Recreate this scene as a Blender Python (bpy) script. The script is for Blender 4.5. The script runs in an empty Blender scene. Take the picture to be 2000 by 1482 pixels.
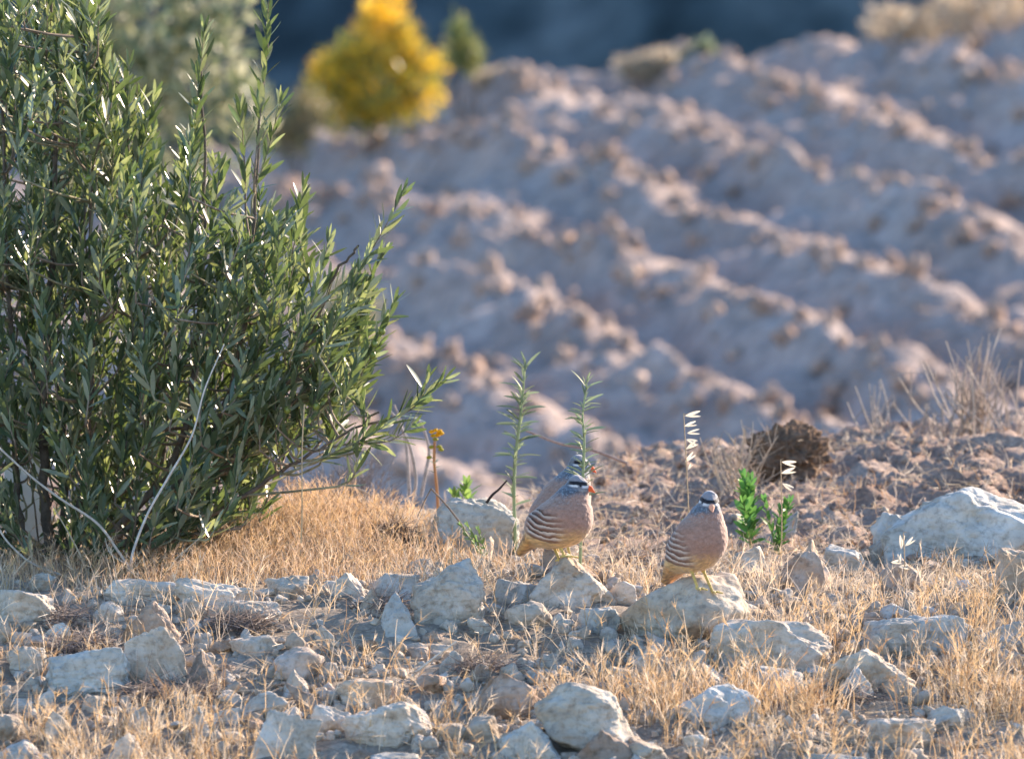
import bpy, bmesh, math, random
import numpy as np
from mathutils import Vector, Matrix
from mathutils.bvhtree import BVHTree

random.seed(7)
RNG = np.random.default_rng(7)
SC = bpy.context.scene
COL = SC.collection

# ------------------------------------------------------------------ camera
CAM = np.array([0.0, -20.0, 1.9])
AIM = np.array([0.0, 0.0, 0.43])
DF = float(np.linalg.norm(AIM - CAM))
FWD = (AIM - CAM) / DF
RIGHT = np.array([1.0, 0.0, 0.0])
UP = np.cross(RIGHT, FWD)
cam_data = bpy.data.cameras.new('camera')
cam = bpy.data.objects.new('camera', cam_data)
COL.objects.link(cam)
cam.location = CAM
cam.rotation_euler = Vector(FWD).to_track_quat('-Z', 'Y').to_euler()
cam_data.sensor_width = 36.0
cam_data.lens = 36.0 * DF / 2.0
cam_data.clip_start = 0.5
cam_data.clip_end = 3000.0
cam_data.dof.use_dof = True
cam_data.dof.focus_distance = DF + 0.1
cam_data.dof.aperture_fstop = cam_data.lens / 55.0
SC.camera = cam

# ------------------------------------------------------------------ sun and sky
SUN_AZ = math.radians(47.0)      # from +X towards +Y: right of the camera and behind the scene
SUN_EL = math.radians(21.0)
SUN = Vector((math.cos(SUN_AZ) * math.cos(SUN_EL), math.sin(SUN_AZ) * math.cos(SUN_EL), math.sin(SUN_EL)))
world = bpy.data.worlds.new('World')
SC.world = world
world.use_nodes = True
wn = world.node_tree.nodes
sky = wn.new('ShaderNodeTexSky')
sky.sky_type = 'NISHITA'
sky.sun_disc = False
sky.sun_elevation = SUN_EL
sky.sun_rotation = math.atan2(SUN.x, SUN.y)
sky.air_density = 1.0
sky.dust_density = 0.4
sky.ozone_density = 3.8
world.node_tree.links.new(sky.outputs[0], wn['Background'].inputs['Color'])
wn['Background'].inputs['Strength'].default_value = 0.14
ld = bpy.data.lights.new('sun', 'SUN')
ld.energy = 5.0
ld.angle = math.radians(0.53)
ld.color = (1.0, 0.80, 0.61)
sun_ob = bpy.data.objects.new('sun', ld)
COL.objects.link(sun_ob)
sun_ob.rotation_euler = SUN.to_track_quat('Z', 'Y').to_euler()
sun_ob.location = SUN * 60
SC.view_settings.view_transform = 'Standard'
SC.view_settings.look = 'None'
SC.view_settings.gamma = 1.0
SC.view_settings.use_curve_mapping = False
SC.view_settings.exposure = 1.6
SC.cycles.max_bounces = 8
SC.cycles.transparent_max_bounces = 8
SC.cycles.use_denoising = True

# ------------------------------------------------------------------ pixels to rays
def ray(px, py):
    return FWD * DF + RIGHT * ((px - 1000.0) / 1000.0) + UP * ((741.0 - py) / 1000.0)

def at_y(px, py, y):
    d = ray(px, py)
    return CAM + d * ((y - CAM[1]) / d[1])

def row_z(row, d):
    return at_y(1000, row, d - 20.0)[2]

# ------------------------------------------------------------------ noise
def _hash(ix, iy, iz, seed):
    h = (ix.astype(np.int64) * 374761393 + iy.astype(np.int64) * 668265263 + iz.astype(np.int64) * 2147483647 + seed * 144665) & 0xffffffff
    h = ((h ^ (h >> 13)) * 1274126177) & 0xffffffff
    h = ((h ^ (h >> 16)) * 2246822519) & 0xffffffff
    return ((h ^ (h >> 15)) & 0xffffff).astype(np.float64) / float(0xffffff)

def vnoise(p, seed=0):
    p = np.asarray(p, float)
    i = np.floor(p).astype(np.int64)
    f = p - i
    u = f * f * f * (f * (f * 6 - 15) + 10)
    r = 0.0
    for dx in (0, 1):
        for dy in (0, 1):
            for dz in (0, 1):
                w = (u[..., 0] if dx else 1 - u[..., 0]) * (u[..., 1] if dy else 1 - u[..., 1]) * (u[..., 2] if dz else 1 - u[..., 2])
                r = r + w * _hash(i[..., 0] + dx, i[..., 1] + dy, i[..., 2] + dz, seed)
    return r * 2 - 1

def fbm(p, octaves=4, seed=0, gain=0.5, lac=2.03):
    a, s, r = 1.0, 1.0, 0.0
    p = np.asarray(p, float)
    for o in range(octaves):
        r = r + a * vnoise(p * s + o * 17.3, seed + o)
        a *= gain; s *= lac
    return r

def xy3(x, y, s, z=0.0):
    x, y = np.broadcast_arrays(np.asarray(x, float), np.asarray(y, float))
    return np.stack([x * s, y * s, np.full_like(x, z)], -1)

def sstep(a, b, t):
    u = np.clip((t - a) / (b - a), 0, 1)
    return u * u * (3 - 2 * u)

# ------------------------------------------------------------------ terrain
CREST_PX = np.array([-600, 200, 400, 620, 700, 850, 950, 1100, 1200, 1300, 1400, 1500, 1650, 1750, 1850, 2000, 2600], float)
CREST_ROW = np.array([380, 350, 330, 292, 272, 212, 165, 160, 146, 135, 130, 120, 100, 92, 80, 35, -60], float)
def near_base(x, y):
    z = np.where(y < 0, 0.155 * y, 0.0)
    z = np.where(y < -2.2, -0.341 + 0.04 * (y + 2.2), z)
    z = np.maximum(z, -0.9)
    # soil bank to the right, low grass mound in front of the olive
    bank = np.interp(x, [-1.2, 0.0, 0.3, 0.65, 1.0, 1.6], [0.0, 0.006, 0.026, 0.055, 0.10, 0.125])
    z = z + bank * sstep(0.9, 2.4, y)
    z = z + 0.075 * np.exp(-(((x + 0.40) / 0.22) ** 2 + ((y - 1.0) / 0.35) ** 2))
    return z

def H(x, y, fine=True):
    x, y = np.broadcast_arrays(np.asarray(x, float), np.asarray(y, float))
    d = y + 20.0
    zn = near_base(x, y)
    ye = 1.75 + 1.25 * sstep(-0.1, 0.35, x)
    z = zn + (-1.7 - zn) * sstep(ye, ye + 4.5, y)
    px = 1000 + x * DF / 45.0 * 1000
    rc = np.interp(px, CREST_PX, CREST_ROW)
    zc = 1.9 + ((741 - rc) / 1000.0 - 1.47) / 20.0 * 45.0
    z0 = -1.0
    t = np.clip((y - 13.0) / 12.0, 0, 1)
    zf = z0 + (zc - z0) * (t + 0.18 * t * (1 - t))
    z = np.where(y > 8.5, -1.7 + (zf + 1.7) * sstep(8.5, 13.5, y), z)
    # beyond the crest: down into a valley
    z = np.where(y > 25.0, zc - 0.030 * (y - 25.0) ** 2, z)
    z = np.where(y > 40.0, np.maximum(zc - 6.75 - 0.2 * (y - 40), -14.0), z)
    # far hillside
    hs = np.maximum(0, y - 150.0)
    z = np.where(y > 150.0, -14.0 + 0.72 * hs * np.where(hs > 110, 110 / np.maximum(hs, 1), 1), z)
    if fine:
        nw = sstep(-4, -2.5, y) * (1 - sstep(3.5, 5, y))
        rough = 0.010 + 0.017 * sstep(0.9, 1.6, y) * sstep(0.1, 0.5, x)
        z = z + nw * (rough * fbm(xy3(x, y, 13), 5, 3, 0.58) + 0.014 * fbm(xy3(x, y, 2.7), 2, 9))
        fw = sstep(11, 14, y) * (1 - sstep(27, 30, y))
        if np.any(fw > 0):
            wob = 0.16 * fbm(xy3(x, y, 0.55), 3, 21)
            ph = (y + 3.1 * x - 20.06) / 2.35 + wob
            fr = ph - np.floor(ph)
            tri = 1 - np.abs(2 * fr - 1)
            tri = 1 - tri                       # ridges at integer phase
            amp = 0.25 * (0.85 + 0.42 * vnoise(xy3(x, y, 1.0), 31) + 0.22 * vnoise(xy3(x, y, 2.6), 33))
            ridge = 0.62 * amp * ((0.5 - 0.5 * np.cos(math.pi * tri)) ** 1.15 - 0.5)
            clod = 0.050 * fbm(xy3(x, y, 5.5), 4, 41, 0.68) + 0.02 * np.maximum(0, vnoise(xy3(x, y, 3.3), 47)) - 0.05
            z = z + fw * (ridge + clod)
        ff = sstep(150, 165, y)
        if np.any(ff > 0):
            z = z + ff * (3.0 * fbm(xy3(x, y, 0.06), 4, 61) + 1.0 * np.maximum(0, fbm(xy3(x, y, 0.25), 3, 67)))
    return z

def Hs(x, y):
    return float(H(np.array([x]), np.array([y]))[0])

def on_ground(px, py, ymax=6.0):
    d = ray(px, py)
    ts = np.linspace((-3.0 + 20) / d[1], (ymax + 20) / d[1], 1400)
    P = CAM + ts[:, None] * d
    hit = np.nonzero(P[:, 2] <= H(P[:, 0], P[:, 1]))[0]
    if len(hit) == 0:
        return P[-1]
    return P[hit[0]]

# ------------------------------------------------------------------ mesh helpers
def make_mesh(name, V, F, mat=None, smooth=True, col=None):
    V = np.asarray(V, np.float32); F = np.asarray(F, np.int32)
    me = bpy.data.meshes.new(name)
    n, k = F.shape
    me.vertices.add(len(V)); me.vertices.foreach_set('co', V.ravel())
    me.loops.add(n * k); me.loops.foreach_set('vertex_index', F.ravel())
    me.polygons.add(n)
    me.polygons.foreach_set('loop_start', np.arange(0, n * k, k, dtype=np.int32))
    me.polygons.foreach_set('loop_total', np.full(n, k, np.int32))
    me.polygons.foreach_set('use_smooth', np.full(n, bool(smooth)))
    if col is not None:
        col = np.asarray(col, np.float32)
        if col.shape[1] == 3:
            col = np.concatenate([col, np.ones((len(col), 1), np.float32)], 1)
        a = me.color_attributes.new('Col', 'FLOAT_COLOR', 'POINT')
        a.data.foreach_set('color', col.ravel())
    me.update(calc_edges=True)
    me.validate()
    if mat is not None:
        me.materials.append(mat)
    return me

def link(name, me, parent=None):
    o = bpy.data.objects.new(name, me)
    COL.objects.link(o)
    if parent is not None:
        o.parent = parent
        o.matrix_parent_inverse = Matrix.Identity(4)
    return o

def empty(name, loc):
    o = bpy.data.objects.new(name, None)
    COL.objects.link(o)
    o.location = loc
    o.empty_display_size = 0.05
    return o

def tag(o, label=None, cat=None, group=None, kind=None):
    if label: o['label'] = label
    if cat: o['category'] = cat
    if group: o['group'] = group
    if kind: o['kind'] = kind
    return o

class MB:
    """collects quads with vertex colours"""
    def __init__(s):
        s.V, s.F, s.C, s.n = [], [], [], 0
    def add(s, V, F, C=None):
        V = np.asarray(V, float); F = np.asarray(F, int)
        s.V.append(V); s.F.append(F + s.n); s.n += len(V)
        if C is not None:
            C = np.asarray(C, float)
            if C.ndim == 1: C = np.tile(C, (len(V), 1))
            s.C.append(C)
        return s
    def build(s, name, mat, parent=None, smooth=True, origin=None):
        V = np.concatenate(s.V); F = np.concatenate(s.F)
        if origin is not None: V = V - np.asarray(origin)
        me = make_mesh(name, V, F, mat, smooth, np.concatenate(s.C) if s.C else None)
        return link(name, me, parent)

def unit(v):
    v = np.asarray(v, float)
    return v / np.maximum(np.linalg.norm(v, axis=-1, keepdims=True), 1e-9)

def spline(P, n):
    """Catmull-Rom through control points"""
    P = np.asarray(P, float)
    if len(P) == 2:
        return P[0] + np.linspace(0, 1, n)[:, None] * (P[1] - P[0])
    Q = np.concatenate([[2 * P[0] - P[1]], P, [2 * P[-1] - P[-2]]])
    t = np.linspace(0, len(P) - 1 - 1e-9, n)
    i = t.astype(int); f = (t - i)[:, None]
    a, b, c, d = Q[i], Q[i + 1], Q[i + 2], Q[i + 3]
    return 0.5 * (2 * b + (c - a) * f + (2 * a - 5 * b + 4 * c - d) * f ** 2 + (3 * b - a - 3 * c + d) * f ** 3)

def tube(P, r, sides=5):
    P = np.asarray(P, float); n = len(P)
    r = np.broadcast_to(np.asarray(r, float), (n,)) if np.ndim(r) == 0 else np.interp(np.linspace(0, 1, n), np.linspace(0, 1, len(r)), r)
    T = unit(np.gradient(P, axis=0))
    ref = np.array([0.31, 0.87, 0.38])
    A = unit(np.cross(T, ref)); B = np.cross(T, A)
    th = np.linspace(0, 2 * math.pi, sides, endpoint=False)
    V = P[:, None, :] + r[:, None, None] * (np.cos(th)[None, :, None] * A[:, None, :] + np.sin(th)[None, :, None] * B[:, None, :])
    V = V.reshape(-1, 3)
    i = np.arange(n - 1)[:, None] * sides; j = np.arange(sides)[None, :]; j2 = (j + 1) % sides
    F = np.stack([i + j, i + j2, i + sides + j2, i + sides + j], -1).reshape(-1, 4)
    return V, F

def ribbons(root, direc, L, w, bend, S=2, taper=0.15, rng=RNG):
    """N thin curved blades as quads"""
    root = np.asarray(root, float); N = len(root)
    direc = unit(direc)
    L = np.broadcast_to(np.asarray(L, float), (N,)); w = np.broadcast_to(np.asarray(w, float), (N,))
    side = unit(np.cross(direc, unit(rng.normal(size=(N, 3)) * np.array([0.5, 1.0, 0.3]))))
    t = np.linspace(0, 1, S + 1)
    P = root[:, None, :] + direc[:, None, :] * (L[:, None] * t[None, :])[..., None] + bend[:, None, :] * (t ** 2)[None, :, None]
    hw = 0.5 * w[:, None] * (1 - (1 - taper) * t[None, :])
    V = np.stack([P - side[:, None, :] * hw[..., None], P + side[:, None, :] * hw[..., None]], 2).reshape(-1, 3)
    b = (np.arange(N) * (S + 1) * 2)[:, None] + (np.arange(S) * 2)[None, :]
    F = np.stack([b, b + 1, b + 3, b + 2], -1).reshape(-1, 4)
    tips = P[:, -1, :]
    tipdir = unit(P[:, -1, :] - P[:, -2, :])
    return V, F, tips, tipdir, (S + 1) * 2

# ------------------------------------------------------------------ materials
def new_mat(name):
    m = bpy.data.materials.new(name)
    m.use_nodes = True
    nt = m.node_tree
    return m, nt, nt.nodes['Principled BSDF'], nt.nodes['Material Output']

def nd(nt, t, **kw):
    n = nt.nodes.new(t)
    for k, v in kw.items():
        if k in n.inputs: n.inputs[k].default_value = v
        else: setattr(n, k, v)
    return n

def ramp(nt, fac, stops):
    r = nt.nodes.new('ShaderNodeValToRGB')
    el = r.color_ramp.elements
    while len(el) < len(stops): el.new(0.5)
    for e, (p, c) in zip(el, stops):
        e.position = p; e.color = (*c, 1)
    nt.links.new(fac, r.inputs[0])
    return r

def bump(nt, h, strength, dist, prev=None):
    b = nt.nodes.new('ShaderNodeBump')
    b.inputs['Strength'].default_value = strength
    b.inputs['Distance'].default_value = dist
    nt.links.new(h, b.inputs['Height'])
    if prev is not None: nt.links.new(prev.outputs[0], b.inputs['Normal'])
    return b

def noise_node(nt, vec, scale, detail=5, rough=0.55, dist=0.0):
    n = nt.nodes.new('ShaderNodeTexNoise')
    n.inputs['Scale'].default_value = scale
    n.inputs['Detail'].default_value = detail
    n.inputs['Roughness'].default_value = rough
    n.inputs['Distortion'].default_value = dist
    nt.links.new(vec, n.inputs['Vector'])
    return n

def mixc(nt, fac, a, b, mode='MIX'):
    m = nt.nodes.new('ShaderNodeMix')
    m.data_type = 'RGBA'; m.blend_type = mode
    for sock, v in ((m.inputs[0], fac), (m.inputs[6], a), (m.inputs[7], b)):
        if isinstance(v, (int, float)): sock.default_value = v
        elif isinstance(v, tuple): sock.default_value = (*v, 1)
        else: nt.links.new(v, sock)
    return m.outputs[2]

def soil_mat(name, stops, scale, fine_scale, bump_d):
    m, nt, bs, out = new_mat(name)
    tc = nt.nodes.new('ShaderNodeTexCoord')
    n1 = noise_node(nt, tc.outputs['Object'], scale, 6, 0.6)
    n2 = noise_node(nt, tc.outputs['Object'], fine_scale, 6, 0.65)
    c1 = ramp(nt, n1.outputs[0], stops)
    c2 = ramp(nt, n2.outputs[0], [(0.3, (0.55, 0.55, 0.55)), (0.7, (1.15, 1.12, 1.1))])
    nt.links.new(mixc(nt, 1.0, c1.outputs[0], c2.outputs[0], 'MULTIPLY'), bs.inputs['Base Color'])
    bs.inputs['Roughness'].default_value = 0.95
    bs.inputs['Specular IOR Level'].default_value = 0.15
    b = bump(nt, n2.outputs[0], 0.9, bump_d)
    nt.links.new(b.outputs[0], bs.inputs['Normal'])
    return m

M = {}
# near ground: pale stony earth turning to red-brown loose soil on the bank
def ground_mat():
    m, nt, bs, out = new_mat('stony_earth')
    tc = nt.nodes.new('ShaderNodeTexCoord')
    ob = tc.outputs['Object']
    n1 = noise_node(nt, ob, 5, 6, 0.6)
    n2 = noise_node(nt, ob, 60, 8, 0.7)
    pale = ramp(nt, n1.outputs[0], [(0.3, (0.27, 0.22, 0.17)), (0.5, (0.40, 0.335, 0.265)), (0.72, (0.52, 0.455, 0.375))])
    red = ramp(nt, n1.outputs[0], [(0.3, (0.30, 0.21, 0.165)), (0.5, (0.45, 0.335, 0.27)), (0.72, (0.58, 0.475, 0.40))])
    at = nt.nodes.new('ShaderNodeAttribute'); at.attribute_name = 'Col'
    c = mixc(nt, at.outputs['Fac'], pale.outputs[0], red.outputs[0])
    c2 = ramp(nt, n2.outputs[0], [(0.3, (0.5, 0.5, 0.5)), (0.7, (1.2, 1.15, 1.1))])
    nt.links.new(mixc(nt, 1.0, c, c2.outputs[0], 'MULTIPLY'), bs.inputs['Base Color'])
    bs.inputs['Roughness'].default_value = 0.95
    bs.inputs['Specular IOR Level'].default_value = 0.15
    nt.links.new(bump(nt, n2.outputs[0], 1.0, 0.012).outputs[0], bs.inputs['Normal'])
    return m
M['ground'] = ground_mat()
M['field'] = soil_mat('ploughed_soil', [(0.28, (0.32, 0.25, 0.215)), (0.5, (0.45, 0.365, 0.32)), (0.75, (0.56, 0.47, 0.42))], 1.6, 14, 0.03)
M['hill'] = soil_mat('haze_blue_scrub', [(0.36, (0.028, 0.044, 0.050)), (0.5, (0.070, 0.098, 0.108)), (0.66, (0.17, 0.195, 0.20))], 0.30, 1.2, 0.5)  # scrub albedo tinted blue: the haze of distance is painted into the colour
M['clod'] = soil_mat('red_brown_clod', [(0.3, (0.27, 0.18, 0.14)), (0.5, (0.42, 0.305, 0.24)), (0.72, (0.55, 0.44, 0.36))], 14, 70, 0.008)
M['dark_clod'] = soil_mat('dark_root_clod', [(0.3, (0.13, 0.08, 0.052)), (0.5, (0.23, 0.15, 0.10)), (0.72, (0.35, 0.24, 0.165))], 30, 110, 0.012)
M['field_clod'] = soil_mat('dry_clod', [(0.3, (0.33, 0.225, 0.17)), (0.5, (0.46, 0.34, 0.27)), (0.72, (0.58, 0.46, 0.38))], 4, 30, 0.01)

def rock_mat(name, stops, patch, patch_amt):
    m, nt, bs, out = new_mat(name)
    tc = nt.nodes.new('ShaderNodeTexCoord')
    oi = nt.nodes.new('ShaderNodeObjectInfo')
    vm = nt.nodes.new('ShaderNodeVectorMath'); vm.operation = 'MULTIPLY_ADD'
    cb = nt.nodes.new('ShaderNodeCombineXYZ')
    for k in range(3): nt.links.new(oi.outputs['Random'], cb.inputs[k])
    nt.links.new(cb.outputs[0], vm.inputs[0]); vm.inputs[1].default_value = (37, 53, 71)
    nt.links.new(tc.outputs['Object'], vm.inputs[2])
    v = vm.outputs[0]
    n1 = noise_node(nt, v, 14, 6, 0.6, 0.3)
    n2 = noise_node(nt, v, 70, 8, 0.65)
    n3 = noise_node(nt, v, 9, 4, 0.55, 0.5)
    mp = nt.nodes.new('ShaderNodeMapping'); mp.inputs['Scale'].default_value = (9, 9, 60)
    mp.inputs['Rotation'].default_value = (0.25, 0.3, 0)
    nt.links.new(v, mp.inputs[0])
    n4 = noise_node(nt, mp.outputs[0], 1.0, 5, 0.6, 0.4)      # bedding layers
    vo = nt.nodes.new('ShaderNodeTexVoronoi'); vo.feature = 'DISTANCE_TO_EDGE'; vo.inputs['Scale'].default_value = 17
    ds = noise_node(nt, v, 25, 4)
    vadd = nt.nodes.new('ShaderNodeVectorMath'); vadd.operation = 'MULTIPLY_ADD'
    vadd.inputs[1].default_value = (0.05, 0.05, 0.05)
    nt.links.new(ds.outputs['Color'], vadd.inputs[0]); nt.links.new(v, vadd.inputs[2])
    nt.links.new(vadd.outputs[0], vo.inputs['Vector'])
    crack = ramp(nt, vo.outputs['Distance'], [(0.0, (0, 0, 0)), (0.03, (1, 1, 1))])
    c = ramp(nt, n1.outputs[0], stops)
    pf = ramp(nt, n3.outputs[0], [(0.46, (0, 0, 0)), (0.62, (patch_amt,) * 3)])
    c1 = mixc(nt, pf.outputs[0], c.outputs[0], patch)
    sp = ramp(nt, n2.outputs[0], [(0.32, (0.55, 0.54, 0.52)), (0.5, (1, 1, 1)), (0.75, (1.12, 1.1, 1.06))])
    c2 = mixc(nt, 0.85, c1, sp.outputs[0], 'MULTIPLY')
    ck = ramp(nt, crack.outputs[0], [(0, (0.8, 0.76, 0.7)), (1, (1, 1, 1))])
    c3 = mixc(nt, 0.3, c2, ck.outputs[0], 'MULTIPLY')
    hv = nt.nodes.new('ShaderNodeHueSaturation')
    mr = nt.nodes.new('ShaderNodeMapRange'); mr.inputs[3].default_value = 0.8; mr.inputs[4].default_value = 1.15
    nt.links.new(oi.outputs['Random'], mr.inputs[0]); nt.links.new(mr.outputs[0], hv.inputs['Value'])
    nt.links.new(c3, hv.inputs['Color'])
    nt.links.new(hv.outputs[0], bs.inputs['Base Color'])
    bs.inputs['Roughness'].default_value = 0.88
    bs.inputs['Specular IOR Level'].default_value = 0.25
    b1 = bump(nt, n4.outputs[0], 0.55, 0.010)
    b2 = bump(nt, n2.outputs[0], 0.7, 0.006, b1)
    b3 = bump(nt, crack.outputs[0], 0.25, 0.003, b2)
    nt.links.new(b3.outputs[0], bs.inputs['Normal'])
    return m
M['rock_pale'] = rock_mat('pale_limestone', [(0.3, (0.42, 0.345, 0.265)), (0.5, (0.57, 0.49, 0.40)), (0.7, (0.68, 0.61, 0.525))], (0.45, 0.32, 0.21), 0.6)
M['rock_cream'] = rock_mat('cream_limestone', [(0.3, (0.38, 0.31, 0.24)), (0.5, (0.52, 0.45, 0.36)), (0.7, (0.63, 0.57, 0.49))], (0.40, 0.26, 0.15), 0.8)
M['rock_brown'] = rock_mat('brown_limestone', [(0.3, (0.27, 0.20, 0.15)), (0.5, (0.41, 0.32, 0.25)), (0.7, (0.54, 0.45, 0.38))], (0.30, 0.17, 0.09), 0.9)
M['rock_grey'] = rock_mat('grey_limestone', [(0.3, (0.35, 0.33, 0.295)), (0.5, (0.48, 0.46, 0.415)), (0.7, (0.59, 0.57, 0.52))], (0.38, 0.33, 0.25), 0.5)

def vcol_mat(name, rough=0.7, spec=0.3, trans=0.0, noise_scale=None, noise_amt=0.3, sheen=0.0, bump_d=0.0):
    m, nt, bs, out = new_mat(name)
    at = nt.nodes.new('ShaderNodeAttribute'); at.attribute_name = 'Col'
    c = at.outputs['Color']
    if noise_scale:
        tc = nt.nodes.new('ShaderNodeTexCoord')
        n = noise_node(nt, tc.outputs['Object'], noise_scale, 5, 0.65)
        r = ramp(nt, n.outputs[0], [(0.3, (1 - noise_amt,) * 3), (0.7, (1 + noise_amt * 0.5,) * 3)])
        c = mixc(nt, 1.0, c, r.outputs[0], 'MULTIPLY')
        if bump_d: nt.links.new(bump(nt, n.outputs[0], 0.6, bump_d).outputs[0], bs.inputs['Normal'])
    nt.links.new(c, bs.inputs['Base Color'])
    bs.inputs['Roughness'].default_value = rough
    bs.inputs['Specular IOR Level'].default_value = spec
    if sheen:
        bs.inputs['Sheen Weight'].default_value = sheen
        bs.inputs['Sheen Roughness'].default_value = 0.5
    if trans:
        tr = nt.nodes.new('ShaderNodeBsdfTranslucent')
        nt.links.new(c, tr.inputs['Color'])
        mx = nt.nodes.new('ShaderNodeMixShader'); mx.inputs[0].default_value = trans
        nt.links.new(bs.outputs[0], mx.inputs[1]); nt.links.new(tr.outputs[0], mx.inputs[2])
        nt.links.new(mx.outputs[0], out.inputs['Surface'])
    return m
M['straw'] = vcol_mat('dry_straw', 0.55, 0.4, 0.38)
M['twig'] = vcol_mat('dry_twig', 0.7, 0.3, 0.0, 90, 0.4)
M['bark'] = vcol_mat('olive_bark', 0.85, 0.2, 0.0, 60, 0.5, 0, 0.003)
M['feather'] = vcol_mat('feather', 0.75, 0.2, 0.0, 420, 0.14, 0.35, 0.0004)
M['bokeh_leaf'] = vcol_mat('blurred_leaf', 0.4, 0.5, 0.35)
M['herb'] = vcol_mat('herb_green', 0.5, 0.4, 0.35)
M['petal'] = vcol_mat('yellow_petal', 0.6, 0.3, 0.55)

def leaf_mat():
    m, nt, bs, out = new_mat('olive_leaf')
    at = nt.nodes.new('ShaderNodeAttribute'); at.attribute_name = 'Col'
    oi = nt.nodes.new('ShaderNodeObjectInfo')
    tc = nt.nodes.new('ShaderNodeTexCoord')
    n = noise_node(nt, tc.outputs['Object'], 55, 3, 0.6)
    r = ramp(nt, n.outputs[0], [(0.3, (0.8, 0.8, 0.8)), (0.7, (1.2, 1.18, 1.1))])
    c = mixc(nt, 1.0, at.outputs['Color'], r.outputs[0], 'MULTIPLY')
    # per-object shift for the singly built leaves
    c = mixc(nt, 1.0, c, oi.outputs['Color'], 'MULTIPLY')
    nt.links.new(c, bs.inputs['Base Color'])
    bs.inputs['Roughness'].default_value = 0.33
    bs.inputs['Specular IOR Level'].default_value = 0.55
    tr = nt.nodes.new('ShaderNodeBsdfTranslucent')
    nt.links.new(mixc(nt, 1.0, c, (1.35, 1.45, 0.65), 'MULTIPLY'), tr.inputs['Color'])
    mx = nt.nodes.new('ShaderNodeMixShader'); mx.inputs[0].default_value = 0.3
    nt.links.new(bs.outputs[0], mx.inputs[1]); nt.links.new(tr.outputs[0], mx.inputs[2])
    nt.links.new(mx.outputs[0], out.inputs['Surface'])
    return m
M['leaf'] = leaf_mat()

def plain(name, col, rough=0.5, spec=0.5, var=0.15, scale=60):
    m, nt, bs, out = new_mat(name)
    tc = nt.nodes.new('ShaderNodeTexCoord')
    n = noise_node(nt, tc.outputs['Object'], scale, 4)
    r = ramp(nt, n.outputs[0], [(0.3, tuple(c * (1 - var) for c in col)), (0.7, tuple(min(1, c * (1 + var)) for c in col))])
    nt.links.new(r.outputs[0], bs.inputs['Base Color'])
    bs.inputs['Roughness'].default_value = rough
    bs.inputs['Specular IOR Level'].default_value = spec
    return m
M['olive'] = plain('green_olive', (0.17, 0.20, 0.035), 0.3, 0.5)
M['eye'] = plain('dark_eye', (0.012, 0.008, 0.006), 0.08, 0.6)
M['board'] = plain('pale_board', (0.72, 0.72, 0.74), 0.7, 0.3, 0.06, 20)

# ------------------------------------------------------------------ the setting
def grid(name, xs, ys, mat, col_fn=None):
    X, Y = np.meshgrid(xs, ys)
    Z = H(X, Y)
    V = np.stack([X, Y, Z], -1).reshape(-1, 3)
    nx, ny = len(xs), len(ys)
    i = np.arange(ny - 1)[:, None] * nx + np.arange(nx - 1)[None, :]
    F = np.stack([i, i + 1, i + nx + 1, i + nx], -1).reshape(-1, 4)
    col = None
    if col_fn is not None:
        g = col_fn(V[:, 0], V[:, 1]); col = np.stack([g, g, g], -1)
    return link(name, make_mesh(name, V, F, mat, True, col))

def lines(*segs):
    out = []
    for a, b, st in segs:
        out.append(np.arange(a, b, st))
    return np.unique(np.round(np.concatenate(out + [[segs[-1][1]]]), 5))

def red_mask(x, y):
    t = sstep(0.55, 1.2, y + 0.25 * fbm(xy3(x, y, 3), 3, 5)) * sstep(-0.1, 0.25, x + 0.15 * vnoise(xy3(x, y, 4), 8))
    return t
g = grid('ground', lines((-60, -8, 6), (-8, -1.4, 0.2), (-1.4, 1.4, 0.012), (1.4, 8, 0.2), (8, 60, 6)),
         lines((-60, -5, 5), (-5, -1.7, 0.1), (-1.7, 3.6, 0.012), (3.6, 10, 0.2)), M['ground'], red_mask)
tag(g, 'stony dry earth under the rocks and grass, red-brown on the bank behind', 'ground', kind='structure')
g = grid('ploughed_field', lines((-60, -6, 3), (-6, 6.5, 0.04), (6.5, 60, 3)), lines((10, 13, 0.15), (13, 27, 0.035), (27, 62, 1.0)), M['field'])
tag(g, 'pinkish grey ploughed field with diagonal furrows behind the birds', 'field', kind='structure')
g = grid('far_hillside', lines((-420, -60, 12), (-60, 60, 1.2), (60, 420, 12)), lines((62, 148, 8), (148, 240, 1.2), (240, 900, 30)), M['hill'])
tag(g, 'dark haze-blue scrub hillside in shadow beyond the field', 'hillside', kind='structure')

# ------------------------------------------------------------------ rocks
_ico = {}
def ico(level):
    if level not in _ico:
        bm = bmesh.new(); bmesh.ops.create_icosphere(bm, subdivisions=level, radius=1.0)
        bm.verts.ensure_lookup_table()
        V = np.array([v.co[:] for v in bm.verts]); F = np.array([[v.index for v in f.verts] for f in bm.faces])
        bm.free(); _ico[level] = (unit(V), F)
    return _ico[level]

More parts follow.
